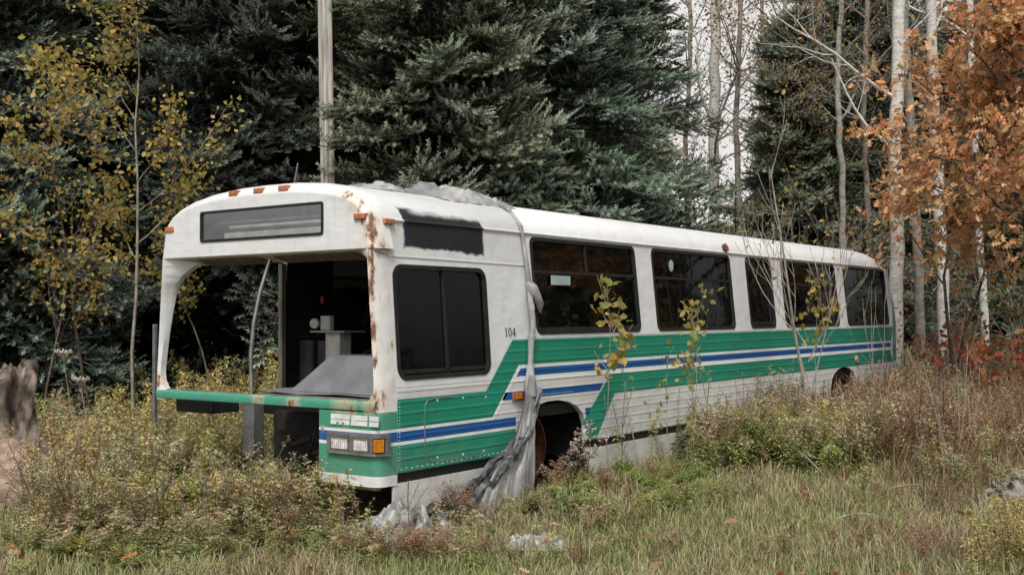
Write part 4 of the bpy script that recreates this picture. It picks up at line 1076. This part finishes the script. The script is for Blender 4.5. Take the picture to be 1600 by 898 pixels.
# red and rusty undergrowth on the right
und = dict(kids=[5, 4], angle=(25, 60), ratio=(.35, .6), trop=.05, wob=.12, rr=.6, seg=5); und['from'] = .25
def fan(n, ln, rad, seed, sp_=.5):
    q = random.Random(seed); return [((q.gauss(0, .12), q.gauss(0, .12), 0), (q.gauss(0, sp_), q.gauss(0, sp_), 1), ln * q.uniform(.6, 1.1), rad) for _ in range(n)]
bush('red_shrub', 'red leaved shrub at the right edge under the oak', 'shrub', 1592, 14.2, fan(5, 1.35, .012, 3), 'twig_dark', und, 2, dict(tmpl=OAK, per=.9, size=.12, cols=RED, keep=.85, spread=.08), seed=81)
for i, (px, d, h, lab, cols, kp) in enumerate([(1455, 18.4, 1.2, 'pinkish red shrub just right of the bus rear', RED + [(.5, .2, .14)], .5), (1515, 18.0, 1.3, 'brown and rust shrub between the birch trunks on the right', ORG + TAN, .5), (1560, 17.0, 1.0, 'low rust shrub left of the red one', RED + TAN, .5),
                                      (1345, 19.6, 2.7, 'shrub with pale orange leaves behind the rear end of the roof', ORG[3:5] + [(.5, .25, .15), (.45, .33, .15)], .4), (1225, 20.4, 3.2, 'yellowish shrub behind the bare sapling', YEL + TAN, .45), (1062, 18.8, 2.45, 'pinkish brown dead shrub poking over the roof', [(.34, .20, .15), (.38, .23, .18)], .75),
                                      (1300, 22.0, 3.2, 'tall thin shrub with tan leaves left of the tall birch', TAN, .5), (1185, 22.5, 3.2, 'bushy yellow shrub in the shade below the sky gap', YEL + [(.2, .2, .07)], .5), (1500, 23.0, 2.6, 'dark leafy shrub behind the white birches', [(.10, .12, .05), (.2, .14, .05)], .8), (1600, 20.0, 2.4, 'dark green shrub behind the red one', [(.08, .10, .04), (.2, .15, .05)], .8), (1390, 24, 3., 'dim brown shrub behind the rear of the bus', [(.14, .09, .05), (.18, .12, .06)], .6)]):
    bush('shrub', lab, 'shrub', px, d, fan(7, h, .012, 30 + i, .28), 'twig', und, 2, dict(tmpl=OVATE, per=1.0, size=.085, cols=cols, keep=kp, spread=.06), seed=90 + i)

# --- saplings standing in front of the bus side
sap = dict(kids=[5, 3], angle=(18, 42), ratio=(.3, .5), trop=.12, wob=.05, rr=.5, seg=7, minr=.003); sap['from'] = .22
bush('bare_sapling', 'tall bare forked sapling in front of the last bus windows', 'sapling', 1262, 12.7, [((0, 0, 0), dirpx(-.03, 1), 3.2, .022), ((0, 0, .55), dirpx(.32, 1), 1.9, .011), ((0, 0, .75), dirpx(-.42, 1), 2.1, .012), ((0, 0, 1.0), dirpx(.55, 1), 1.5, .010), ((0, 0, 1.15), dirpx(-.6, 1, .1), 1.6, .009)], 'twig', sap, 2,
     dict(tmpl=OVATE, per=.35, size=.06, cols=YEL, keep=.16, spread=.05), seed=12)
lf = lambda k, s=.095: dict(tmpl=OVATE, per=2.9, size=s, cols=YEL[1:4] + [(.34, .33, .10), (.42, .36, .13)], keep=k, spread=.05)
thin = dict(kids=[5], angle=(25, 50), ratio=(.10, .2), trop=.06, wob=.05, rr=.6, seg=8, minr=.0028); thin['from'] = .45
bush('young_poplar', 'thin sapling with yellow green leaves against the second side window', 'sapling', 1002, 10.15, [((0, 0, 0), dirpx(-.06, 1), 2.05, .007)], 'twig', thin, 1, lf(.62), seed=13)
bush('young_poplar', 'thin leafy sapling under the rear end of the first big side window', 'sapling', 952, 9.85, [((0, 0, 0), dirpx(-.04, 1), 1.65, .006)], 'twig', thin, 1, lf(.36, .06), seed=14)
bush('young_poplar', 'thin sapling with yellow leaves against the pillar right of the second window', 'sapling', 1078, 10.9, [((0, 0, 0), dirpx(.07, 1), 1.75, .007), ((.04, .02, 0), dirpx(.17, 1), 1.6, .005)], 'twig', thin, 1, lf(.55, .07), seed=15)
bush('young_poplar', 'thin sapling in front of the white lower panel between the leafy ones', 'sapling', 1042, 10.6, [((0, 0, 0), dirpx(.02, 1), 1.25, .006)], 'twig', thin, 1, lf(.25, .06), seed=16)
bush('young_poplar', 'sapling with round yellow leaves just right of the bare forked one', 'sapling', 1272, 12.9, [((0, 0, 0), dirpx(.03, 1), 1.95, .007)], 'twig', thin, 1, lf(.6, .085), seed=17)
bush('bare_sapling', 'small bare forked sapling against the last side window', 'sapling', 1372, 14.4, [((0, 0, 0), dirpx(-.1, 1), 1.9, .008), ((0, 0, .3), dirpx(.1, 1), 1.5, .007), ((0, 0, .5), dirpx(-.35, 1), 1.2, .006)], 'twig', sap, 1, None, seed=18)
bush('bare_shrub', 'bare tan shrub standing alone in the dry grass right of the bus', 'shrub', 1490, 10.3, [((0, 0, 0), dirpx(-.02, 1), 1.35, .007), ((.02, 0, 0), dirpx(.12, 1), 1.3, .006), ((0, .02, 0), dirpx(-.22, 1), 1.2, .006), ((0, 0, 0), dirpx(.3, 1), 1.15, .005), ((0, 0, .1), dirpx(-.4, 1), .9, .005)], 'twig', dict(sap, minr=.002), 1, None, seed=19)

# =================================================================== stump, soil and rubble
def blob(name, mat, loc_, dims, amp, seed, nu=48, nv=24, fq=1.6, base=-.25):
    b = MB(); rings = []
    for i in range(nv + 1):
        ph = PI / 2 * i / nv; row = []
        for j in range(nu):
            a = 2 * PI * j / nu; p = Vector((math.cos(a) * math.cos(ph), math.sin(a) * math.cos(ph), math.sin(ph)))
            k = 1 + amp * (noise.noise(p * fq + Vector((seed, 0, 0))) + .5 * noise.noise(p * fq * 2.6 + Vector((0, seed, 0))) + .3 * noise.noise(p * fq * 7))
            row.append((p.x * dims[0] * k, p.y * dims[1] * k, base + p.z * dims[2] * k))
        rings.append(row)
    b.loft(rings, closed=True); return b.build(name, mat, None, 60, loc=loc_)
x, y = spot(2, 9.9); o = blob('soil_mound', M['soil'], (x, y, gh(x, y)), (.72, .75, .74), .28, 3, fq=2.2); tag(o, 'mound of dry reddish soil below the broken stump at the left edge', 'mound')
x, y = spot(8, 10.4); st_ = empty('tree_stump', (x, y, gh(x, y))); tag(st_, 'broken weathered tree stump with jagged top at the left edge', 'stump')
b = MB(); rings = []; n = 40
for i in range(22):
    f = i / 21; row = []
    for j in range(n):
        a = 2 * PI * j / n; fl = 1 + 1.5 * (1 - f) ** 3; r_ = .21 * fl * (1 + .22 * math.sin(5 * a + f) + .45 * noise.noise(Vector((math.cos(a) * 2, math.sin(a) * 2, f * 2.4))) + .22 * noise.noise(Vector((math.cos(a) * 6, math.sin(a) * 6, f * 5))))
        top = 1.02 + .16 * noise.noise(Vector((math.cos(a) * 1.6, math.sin(a) * 1.6, 4))) + .05 * noise.noise(Vector((math.cos(a) * 7, math.sin(a) * 7, 1)))
        row.append((r_ * math.cos(a) + .05 * f, r_ * math.sin(a), .05 + top * f))
    rings.append(row)
top_ = rings[-1]; zm = sum(p[2] for p in top_) / n
for k, (sc, dz) in enumerate(((.84, .05), (.6, .10), (.35, .05), (.12, .09))):
    rings.append([(p[0] * sc + .02, p[1] * sc, p[2] * sc + zm * (1 - sc) + dz + .09 * noise.noise(Vector((p[0] * 9, p[1] * 9, k * 3.1)))) for p in top_])
b.loft(rings, closed=True, caps=True); b.build('wood', M['stump'], st_, 50)
b = MB()
for a0, l_, z0 in ((2.2, .7, .45), (3.1, .9, .38), (4.0, .75, .5), (5.1, .6, .35), (.6, .55, .4)):
    c, s_ = math.cos(a0), math.sin(a0); b = MB(); b.tube([(.1 * c, .1 * s_, z0), (.3 * c, .3 * s_, z0 - .12), (.55 * l_ * c + .1, .55 * l_ * s_, z0 - .22), (l_ * c, l_ * s_, -.05)], [.09, .07, .05, .02], 8, jit=.18); b.build('root', M['stump'], st_, 60)
x, y = spot(1636, 9.2); o = blob('rubble_heap', M['rubble'], (x, y, gh(x, y)), (.70, .6, .47), .20, 8, 110, 50, 5.0); tag(o, 'pale grey heap of rubble and straw at the right edge', 'heap')
# scrap of white plastic in the grass
x, y = .36, -1.12
b = MB(); rows = []
for i in range(31):
    row = []
    for j in range(17):
        s, t = i / 30, j / 16; q = Vector((s * 5, t * 4, 2)); e = (1 - (2 * s - 1) ** 2) ** .5 * (1 - (2 * t - 1) ** 2) ** .5
        px_ = (s - .5) * .42; py_ = (t - .5) * .26
        row.append((RH[0] * px_ + FH[0] * py_ + .04 * noise.noise(q), RH[1] * px_ + FH[1] * py_ + .04 * noise.noise(q * 1.3), .0 + .09 * e * (abs(noise.noise(q)) * 1.5 + .5 * abs(noise.noise(q * 3)) + .3)))
    rows.append(row)
b.loft(rows); o = b.build('plastic_scrap', M['scrap'], None, 40, loc=(x, y, gh(x, y) + .03)); tag(o, 'crumpled scrap of white plastic lying in the grass in front of the bus', 'litter')
# dead sticks on the ground
for i, (pa, pb, da, db, lab) in enumerate([(1380, 1492, 9.15, 9.4, 'long pale stick lying in the grass beside the bare shrub'), (1232, 1292, 10.6, 9.75, 'pale stick slanting out of the weeds in front of the bus side'), (1300, 1390, 8.0, 8.05, 'short dry stick lying in the foreground grass')]):
    xa, ya = spot(pa, da); xb, yb = spot(pb, db); b = MB()
    P = [(xa + (xb - xa) * k / 4 + random.gauss(0, .008), ya + (yb - ya) * k / 4 + random.gauss(0, .008), gh(xa + (xb - xa) * k / 4, ya + (yb - ya) * k / 4) + .12 + .03 * math.sin(k) + (.18 * (1 - k / 4) if i == 1 else 0)) for k in range(5)]
    b.tube(P, [.006, .007, .006, .005, .003], 5); o = b.build('stick', M['twig'], None, 60); tag(o, lab, 'stick')
# dried umbels
for i, (px, d, h, lab) in enumerate([(100, 9.6, 1.28, 'taller dried flower umbel between stump and bus'), (127, 9.4, 1.06, 'shorter dried flower umbel right of the taller one')]):
    x, y = spot(px, d); u0 = empty('dried_umbel', (x, y, gh(x, y))); tag(u0, lab, 'plant')
    b = MB(); b.tube([dirpx(.15, 0)[:2] + (0,), dirpx(.08, 0)[:2] + (h * .6,), (0, 0, h)], [.006, .005, .004], 5); b.build('stem', M['twig'], u0, 60)
    b = MB()
    for k in range(26):
        a = k * 2.4; r_ = .075 * (k / 26) ** .5; p = (r_ * math.cos(a), r_ * math.sin(a), h + .05 + .03 * (k / 26)); b.tube([(0, 0, h - .005), (p[0] * .7, p[1] * .7, p[2] - .02), p, (p[0], p[1], p[2] + .02)], [.002, .002, .011, .004], 5)
    b.build('flower_head', M['pale'] if False else M['post'], u0, 60)

# =================================================================== grass and weeds
def inside_bus(P, m=.06):
    return (P[:, 0] > -.02 - m) & (P[:, 0] < 12.2) & (P[:, 1] > -m) & (P[:, 1] < W + m)
GHV = np.vectorize(gh)
def scatter(rng, n, px0, px1, d0, d1, p=1.0, soft=0.):
    u = rng.random(n); d = (d0 ** p + (d1 ** p - d0 ** p) * u) ** (1 / p); px = rng.uniform(px0, px1, n) + rng.normal(0, 1, n) * soft
    return CAM[None, :2] + FH[None] * d[:, None] + RH[None] * ((px - 800) / FPX * d)[:, None], px, d
def nz(P, f, s):
    return np.array([noise.noise(Vector((a * f, c * f, s))) for a, c in P])
def blades(name, n, rgn, h0, h1, wd, cols, seed, p=1.3, weight=None, bend=.55):
    rng = np.random.default_rng(seed); P, px, d = scatter(rng, n, *rgn, p)
    keep = ~inside_bus(P, .0)
    c1 = nz(P, .9, seed); c2 = nz(P, .35, seed + 5)
    if weight is not None: keep &= rng.random(n) < weight(px, d, c1, c2)
    P, px, d, c1, c2 = P[keep], px[keep], d[keep], c1[keep], c2[keep]; n = len(P)
    Z = GHV(P[:, 0], P[:, 1]) - .01
    h = rng.uniform(h0, h1, n) * (1 + .5 * c1) * np.clip(.75 + d / 22, .8, 1.5); az = rng.uniform(0, 6.28, n); be = rng.uniform(.1, bend, n) * h
    w = wd * rng.uniform(.6, 1.4, n) * (.6 + d / 16)
    dx, dy = np.cos(az), np.sin(az); sx, sy = -dy, dx
    V = np.zeros((n, 7, 3), np.float32)
    for k, f in enumerate((0, .4, .75)):
        cx = P[:, 0] + dx * be * f * f; cy = P[:, 1] + dy * be * f * f; cz = Z + h * f * (1 - .12 * f); ww = w * (1 - .55 * f)
        V[:, 2 * k] = np.stack([cx - sx * ww, cy - sy * ww, cz], 1); V[:, 2 * k + 1] = np.stack([cx + sx * ww, cy + sy * ww, cz], 1)
    V[:, 6] = np.stack([P[:, 0] + dx * be, P[:, 1] + dy * be, Z + h * (.88 - .25 * be / h)], 1)
    F0 = np.array([(0, 1, 3), (0, 3, 2), (2, 3, 5), (2, 5, 4), (4, 5, 6)])
    F = (F0[None] + (np.arange(n) * 7)[:, None, None]).reshape(-1, 3)
    cols = np.array(cols); idx = np.clip((rng.normal(0, .22, n) + .5 + .55 * c1 + .4 * c2) * len(cols), 0, len(cols) - 1).astype(int)
    C = cols[idx] * rng.uniform(.7, 1.3, (n, 1)) * (1 + rng.normal(0, .06, (n, 3)))
    C = np.repeat(np.clip(C, .005, .9)[:, None, :], 7, 1)
    fm = FM(); fm.add(V, F, C); return tag(fm.build(name, M['grass']), kind='stuff')

GRN = [(.24, .28, .10), (.28, .31, .125), (.33, .33, .155), (.40, .37, .21), (.42, .36, .24), (.36, .27, .17), (.27, .19, .12)]
o = blades('meadow_grass', 190000, (-420, 2300, 5.2, 13.0), .05, .19, .0028, GRN, 101, bend=1.1)
tag(o, 'short olive and tan meadow grass over the whole foreground', 'grass')
o = blades('far_grass', 48000, (-500, 2400, 12.5, 26), .15, .45, .006, GRN[2:] + [(.27, .19, .11)], 102, 1.0); tag(o, 'taller rough grass running back to the trees', 'grass')
DRY = [(.32, .25, .16), (.28, .20, .12), (.24, .15, .09), (.30, .22, .11), (.20, .12, .075)]
o = blades('dry_grass', 36000, (1180, 2200, 9.2, 17), .15, .5, .003, DRY, 103, 1.2, lambda px, d, a, c: np.clip(.5 + a, .05, 1) * np.clip((px - 1200) / 350 + .5 * c, 0, 1), bend=1.0); tag(o, 'long dry tan grass right of the bus', 'grass')

def weed_tmpl(rng, leafc, plumec, nl=30, plume=1., bushy=0., lw=.085, stemc=(.16, .11, .07)):
    V, F, T = [], [], []
    def tri(a, b_, c, col): k = len(V); V.extend((a, b_, c)); F.append((k, k + 1, k + 2)); T.extend([np.array(col) * rng.uniform(.75, 1.25)] * 3)
    def quad(a, b_, c, d_, col):
        k = len(V); V.extend((a, b_, c, d_)); F.extend([(k, k + 1, k + 2), (k, k + 2, k + 3)]); T.extend([np.array(col) * rng.uniform(.8, 1.2)] * 4)
    def stem(p0, p1, r):
        p0, p1 = np.array(p0), np.array(p1)
        for a in (0, 2.1, 4.2):
            o_ = np.array([math.cos(a), math.sin(a), 0]) * r; o2 = np.array([math.cos(a + 2.1), math.sin(a + 2.1), 0]) * r
            quad(p0 + o_, p0 + o2, p1 + o2 * .7, p1 + o_ * .7, stemc)
    lean = rng.normal(0, .07, 2)
    ax = lambda f: np.array([lean[0] * f * f, lean[1] * f * f, f])
    for i in range(4): stem(ax(i / 4), ax((i + 1) / 4), .006 * (1 - .15 * i))
    sub = [(ax, 1.0, 1.)]
    if bushy:
        for k in range(int(bushy)):
            f0 = rng.uniform(.25, .6); a = rng.uniform(0, 6.28); l = rng.uniform(.3, .5); b0 = ax(f0); dd = np.array([math.cos(a) * .5, math.sin(a) * .5, .85])
            fn = (lambda b0, dd, l: (lambda f: b0 + dd * f * l))(b0, dd, l); sub.append((fn, l, .5))
            for i in range(2): stem(fn(i / 2), fn((i + 1) / 2), .0035)
    for fn, l, wt in sub:
        m = max(4, int(nl * wt))
        for i in range(m):
            f = .12 + .80 * i / m; a = i * 2.4 + rng.normal(0, .3); ln = lw * (1.25 - .75 * f) * rng.uniform(.7, 1.3); up_ = rng.uniform(-.25, .5)
            p = fn(f); d = np.array([math.cos(a), math.sin(a), 0]); s = np.array([-math.sin(a), math.cos(a), 0]) * ln * .13
            mid = p + d * ln * .5 + np.array([0, 0, up_ * ln * .6]); tip = p + d * ln + np.array([0, 0, (up_ - .35) * ln])
            quad(p, mid - s, tip, mid + s, leafc)
        if plume:
            nb = max(3, int(9 * wt))
            for i in range(nb):
                f = .74 + .26 * i / nb; a = i * 2.4 + rng.normal(0, .3); ln = .17 * (1.15 - f) * 4 * plume * rng.uniform(.5, 1.) * (.45 if wt < 1 else .6)
                p = fn(f); d = np.array([math.cos(a), math.sin(a), 0])
                for k in range(9):
                    g = (k + .5) / 9; q = p + d * ln * g + np.array([0, 0, ln * (.75 * g - .7 * g * g)]) + rng.normal(0, .008, 3); s = .016 * plume
                    r1, r2 = rng.normal(0, s, 3), rng.normal(0, s, 3); tri(q, q + r1, q + r2, plumec)
    return np.array(V), np.array(F), np.array(T)
rw = np.random.default_rng(3)
WT = {'green': [weed_tmpl(rw, (.30, .325, .12), (.47, .40, .25), 36) for _ in range(3)],
      'gold': [weed_tmpl(rw, (.39, .36, .125), (.52, .43, .18), 34) for _ in range(3)],
      'grey': [weed_tmpl(rw, (.30, .29, .14), (.44, .39, .26), 26, .8, 3) for _ in range(3)],
      'rust': [weed_tmpl(rw, (.33, .21, .12), (.40, .28, .18), 26, .6, 4, .06) for _ in range(3)],
      'lush': [weed_tmpl(rw, (.29, .325, .11), (.40, .38, .16), 46, .5, 4, .11) for _ in range(3)],
      'bare': [weed_tmpl(rw, (.32, .23, .14), (.42, .33, .23), 7, .4, 4, .04) for _ in range(3)],
      'tuft': [weed_tmpl(rw, (.12, .13, .06), (.55, .50, .42), 24, .9, 5, .06) for _ in range(3)]}
def weeds(name, label, seed, patches):
    """patches: (kind, count, px0, px1, d0, d1, height lo, height hi)"""
    rng = np.random.default_rng(seed); fm = FM()
    for (kind, n, a, c, d0, d1, h0, h1) in patches:
        P, px, d = scatter(rng, n, a, c, d0, d1, 1.2, 45); cl = nz(P, 1.1, seed)
        keep = ~inside_bus(P, .05) & (rng.random(n) < np.clip(.75 + 1.1 * cl, .12, 1)); P, px, d, cl = P[keep], px[keep], d[keep], cl[keep]
        Z = GHV(P[:, 0], P[:, 1]) - .02; n = len(P)
        h = rng.uniform(h0, h1, n) * (1 + .35 * cl)
        which = rng.integers(0, 3, n)
        for k in range(3):
            m = which == k
            if not m.any(): continue
            q = m.sum(); up_ = np.stack([rng.normal(0, .13, q), rng.normal(0, .13, q), np.ones(q)], 1); up_ /= np.linalg.norm(up_, axis=1, keepdims=True)
            a0 = rng.uniform(0, 6.28, q); x_ = np.stack([np.cos(a0), np.sin(a0), np.zeros(q)], 1); x_ -= up_ * (x_ * up_).sum(1, keepdims=True); x_ /= np.linalg.norm(x_, axis=1, keepdims=True)
            Mx = np.stack([x_, np.cross(up_, x_), up_], 2)
            C = rng.uniform(.75, 1.25, (q, 1)) * (1 + rng.normal(0, .07, (q, 3)))
            wdt = .45 + .55 * h[m]
            fm.add(*inst(WT[kind][k], np.stack([P[m, 0], P[m, 1], Z[m]], 1), Mx, np.stack([wdt, wdt, h[m]], 1), C))
    return tag(fm.build(name, M['grass']), label, 'weeds', kind='stuff')
weeds('goldenrod_weeds', 'tall goldenrod going to seed left of and below the front of the bus', 7, [
    ('green', 420, 80, 480, 8.6, 12.5, .42, .72), ('gold', 420, 80, 480, 8.8, 14.5, .42, .8), ('green', 120, -200, 80, 11.2, 13.5, .5, .8), ('grey', 90, 70, 460, 8.2, 10.5, .45, .7), ('lush', 170, 90, 480, 8.4, 12, .35, .58),
    ('green', 240, 60, 420, 7.3, 8.4, .12, .3), ('green', 240, 80, 460, 7.8, 9.2, .3, .52), ('gold', 170, 80, 460, 7.9, 9.2, .3, .55), ('rust', 30, 100, 500, 7.4, 9.0, .3, .5), ('bare', 40, 60, 500, 7.6, 9.6, .5, .8), ('lush', 80, -150, 500, 7.0, 8.0, .1, .22), ('gold', 140, 250, 520, 10.8, 15, .7, 1.05)])
weeds('front_weeds', 'brown and green weeds in front of the plastic sheet and front wheel', 8, [
    ('rust', 60, 480, 830, 7.4, 8.0, .12, .25), ('rust', 9, 680, 730, 8.35, 8.6, .3, .42), ('green', 90, 480, 1000, 7.2, 8.8, .12, .3), ('bare', 14, 440, 560, 7.6, 8.4, .25, .45), ('tuft', 7, 865, 900, 9.7, 9.95, .5, .72), ('rust', 22, 835, 960, 9.3, 10, .2, .4), ('lush', 120, 830, 1080, 8.6, 10.6, .12, .3), ('rust', 60, 900, 1500, 7.0, 9.5, .12, .3)])
weeds('bank_weeds', 'thick weeds hiding the lower rear half of the bus', 9, [
    ('lush', 210, 1150, 1320, 10.6, 12.7, .36, .62), ('gold', 150, 1140, 1340, 11, 13.2, .4, .64), ('rust', 200, 1160, 1480, 10.6, 13, .38, .58), ('grey', 70, 1100, 1330, 11.2, 13.6, .5, .8), ('bare', 80, 930, 1400, 10.6, 13.2, .55, 1.0), ('green', 220, 1060, 1460, 10.2, 13, .35, .65),
    ('rust', 330, 1380, 1850, 10.4, 18, .45, .75), ('bare', 220, 1380, 1850, 10, 18, .5, .9), ('gold', 60, 1480, 1850, 10, 11.5, .3, .5), ('gold', 150, 1560, 1800, 6.6, 7.7, .2, .38), ('green', 160, 1400, 1850, 13, 19, .4, .7), ('grey', 60, 1420, 1850, 9, 12, .35, .5)])
# fallen leaves
rng = np.random.default_rng(44); P, px, d = scatter(rng, 420, -200, 1800, 6.2, 12.5, 1.3); P = P[~inside_bus(P)]
fm = FM(); n = len(P); a = rng.uniform(0, 6.28, n); D = np.stack([np.cos(a), np.sin(a), rng.normal(0, .3, n)], 1)
cols = np.array(ORG + TAN + RED[:1]); C = cols[rng.integers(0, len(cols), n)] * rng.uniform(.5, .9, (n, 1))
fm.add(*inst(OAK, np.stack([P[:, 0], P[:, 1], GHV(P[:, 0], P[:, 1]) + .06 + rng.uniform(0, .05, n)], 1), frames(D, rng.normal(0, .5, n)), rng.uniform(.07, .12, n), C))
tag(fm.build('fallen_leaves', M['leaf']), 'fallen orange and tan leaves scattered in the foreground grass', 'leaves', kind='stuff')

# =================================================================== light
w = bpy.data.worlds.new('World'); scene.world = w; w.use_nodes = True
nt = w.node_tree; bg = nt.nodes['Background']
sky = nt.nodes.new('ShaderNodeTexSky'); sky.sky_type = 'NISHITA'; sky.sun_disc = False
SUN_EL, SUN_AZ = 56, 208          # azimuth: direction the light comes from, measured from +X
sky.sun_elevation = R(SUN_EL); sky.sun_rotation = R(90 - SUN_AZ)
sky.air_density = 1.; sky.dust_density = 6.; sky.ozone_density = .6
bw = nt.nodes.new('ShaderNodeRGBToBW'); mxs = nt.nodes.new('ShaderNodeMix'); mxs.data_type = 'RGBA'; mxs.inputs[0].default_value = .86   # thin overcast
nt.links.new(sky.outputs[0], bw.inputs[0]); nt.links.new(sky.outputs[0], mxs.inputs[6]); nt.links.new(bw.outputs[0], mxs.inputs[7])
tc = nt.nodes.new('ShaderNodeTexCoord'); dt = nt.nodes.new('ShaderNodeVectorMath'); dt.operation = 'DOT_PRODUCT'        # bright cloud bank low beyond the wood
gd = Vector((math.cos(.36), math.sin(.36), .22)).normalized(); dt.inputs[1].default_value = gd; nt.links.new(tc.outputs['Generated'], dt.inputs[0])
cn = nt.nodes.new('ShaderNodeTexNoise'); cn.inputs['Scale'].default_value = 5; cn.inputs['Detail'].default_value = 6; nt.links.new(tc.outputs['Generated'], cn.inputs['Vector'])
ad = nt.nodes.new('ShaderNodeMath'); ad.operation = 'MULTIPLY_ADD'; nt.links.new(cn.outputs[0], ad.inputs[0]); ad.inputs[1].default_value = .22; nt.links.new(dt.outputs['Value'], ad.inputs[2])
mr = nt.nodes.new('ShaderNodeMapRange'); nt.links.new(ad.outputs[0], mr.inputs[0]); mr.inputs[1].default_value = .95; mr.inputs[2].default_value = 1.06
mc = nt.nodes.new('ShaderNodeMix'); mc.data_type = 'RGBA'; nt.links.new(mr.outputs[0], mc.inputs[0]); nt.links.new(mxs.outputs[2], mc.inputs[6]); mc.inputs[7].default_value = (5.4, 5.3, 5.2, 1)
nt.links.new(mc.outputs[2], bg.inputs[0]); bg.inputs[1].default_value = .115
sl = bpy.data.lights.new('sun', 'SUN'); sl.energy = 1.5; sl.angle = R(11); sl.color = (1., .95, .88)
so = bpy.data.objects.new('sun', sl); COL.objects.link(so)
d = Vector((math.cos(R(SUN_EL)) * math.cos(R(SUN_AZ)), math.cos(R(SUN_EL)) * math.sin(R(SUN_AZ)), math.sin(R(SUN_EL))))
so.rotation_euler = d.to_track_quat('Z', 'Y').to_euler()
vs = scene.view_settings; scene.display_settings.display_device = 'sRGB'
vs.view_transform = 'Standard'; vs.look = 'None'; vs.exposure = .45; vs.gamma = 1; vs.use_curve_mapping = False
scene.render.engine = 'CYCLES'
try:
    scene.cycles.max_bounces = 8; scene.cycles.transparent_max_bounces = 12
except Exception: pass
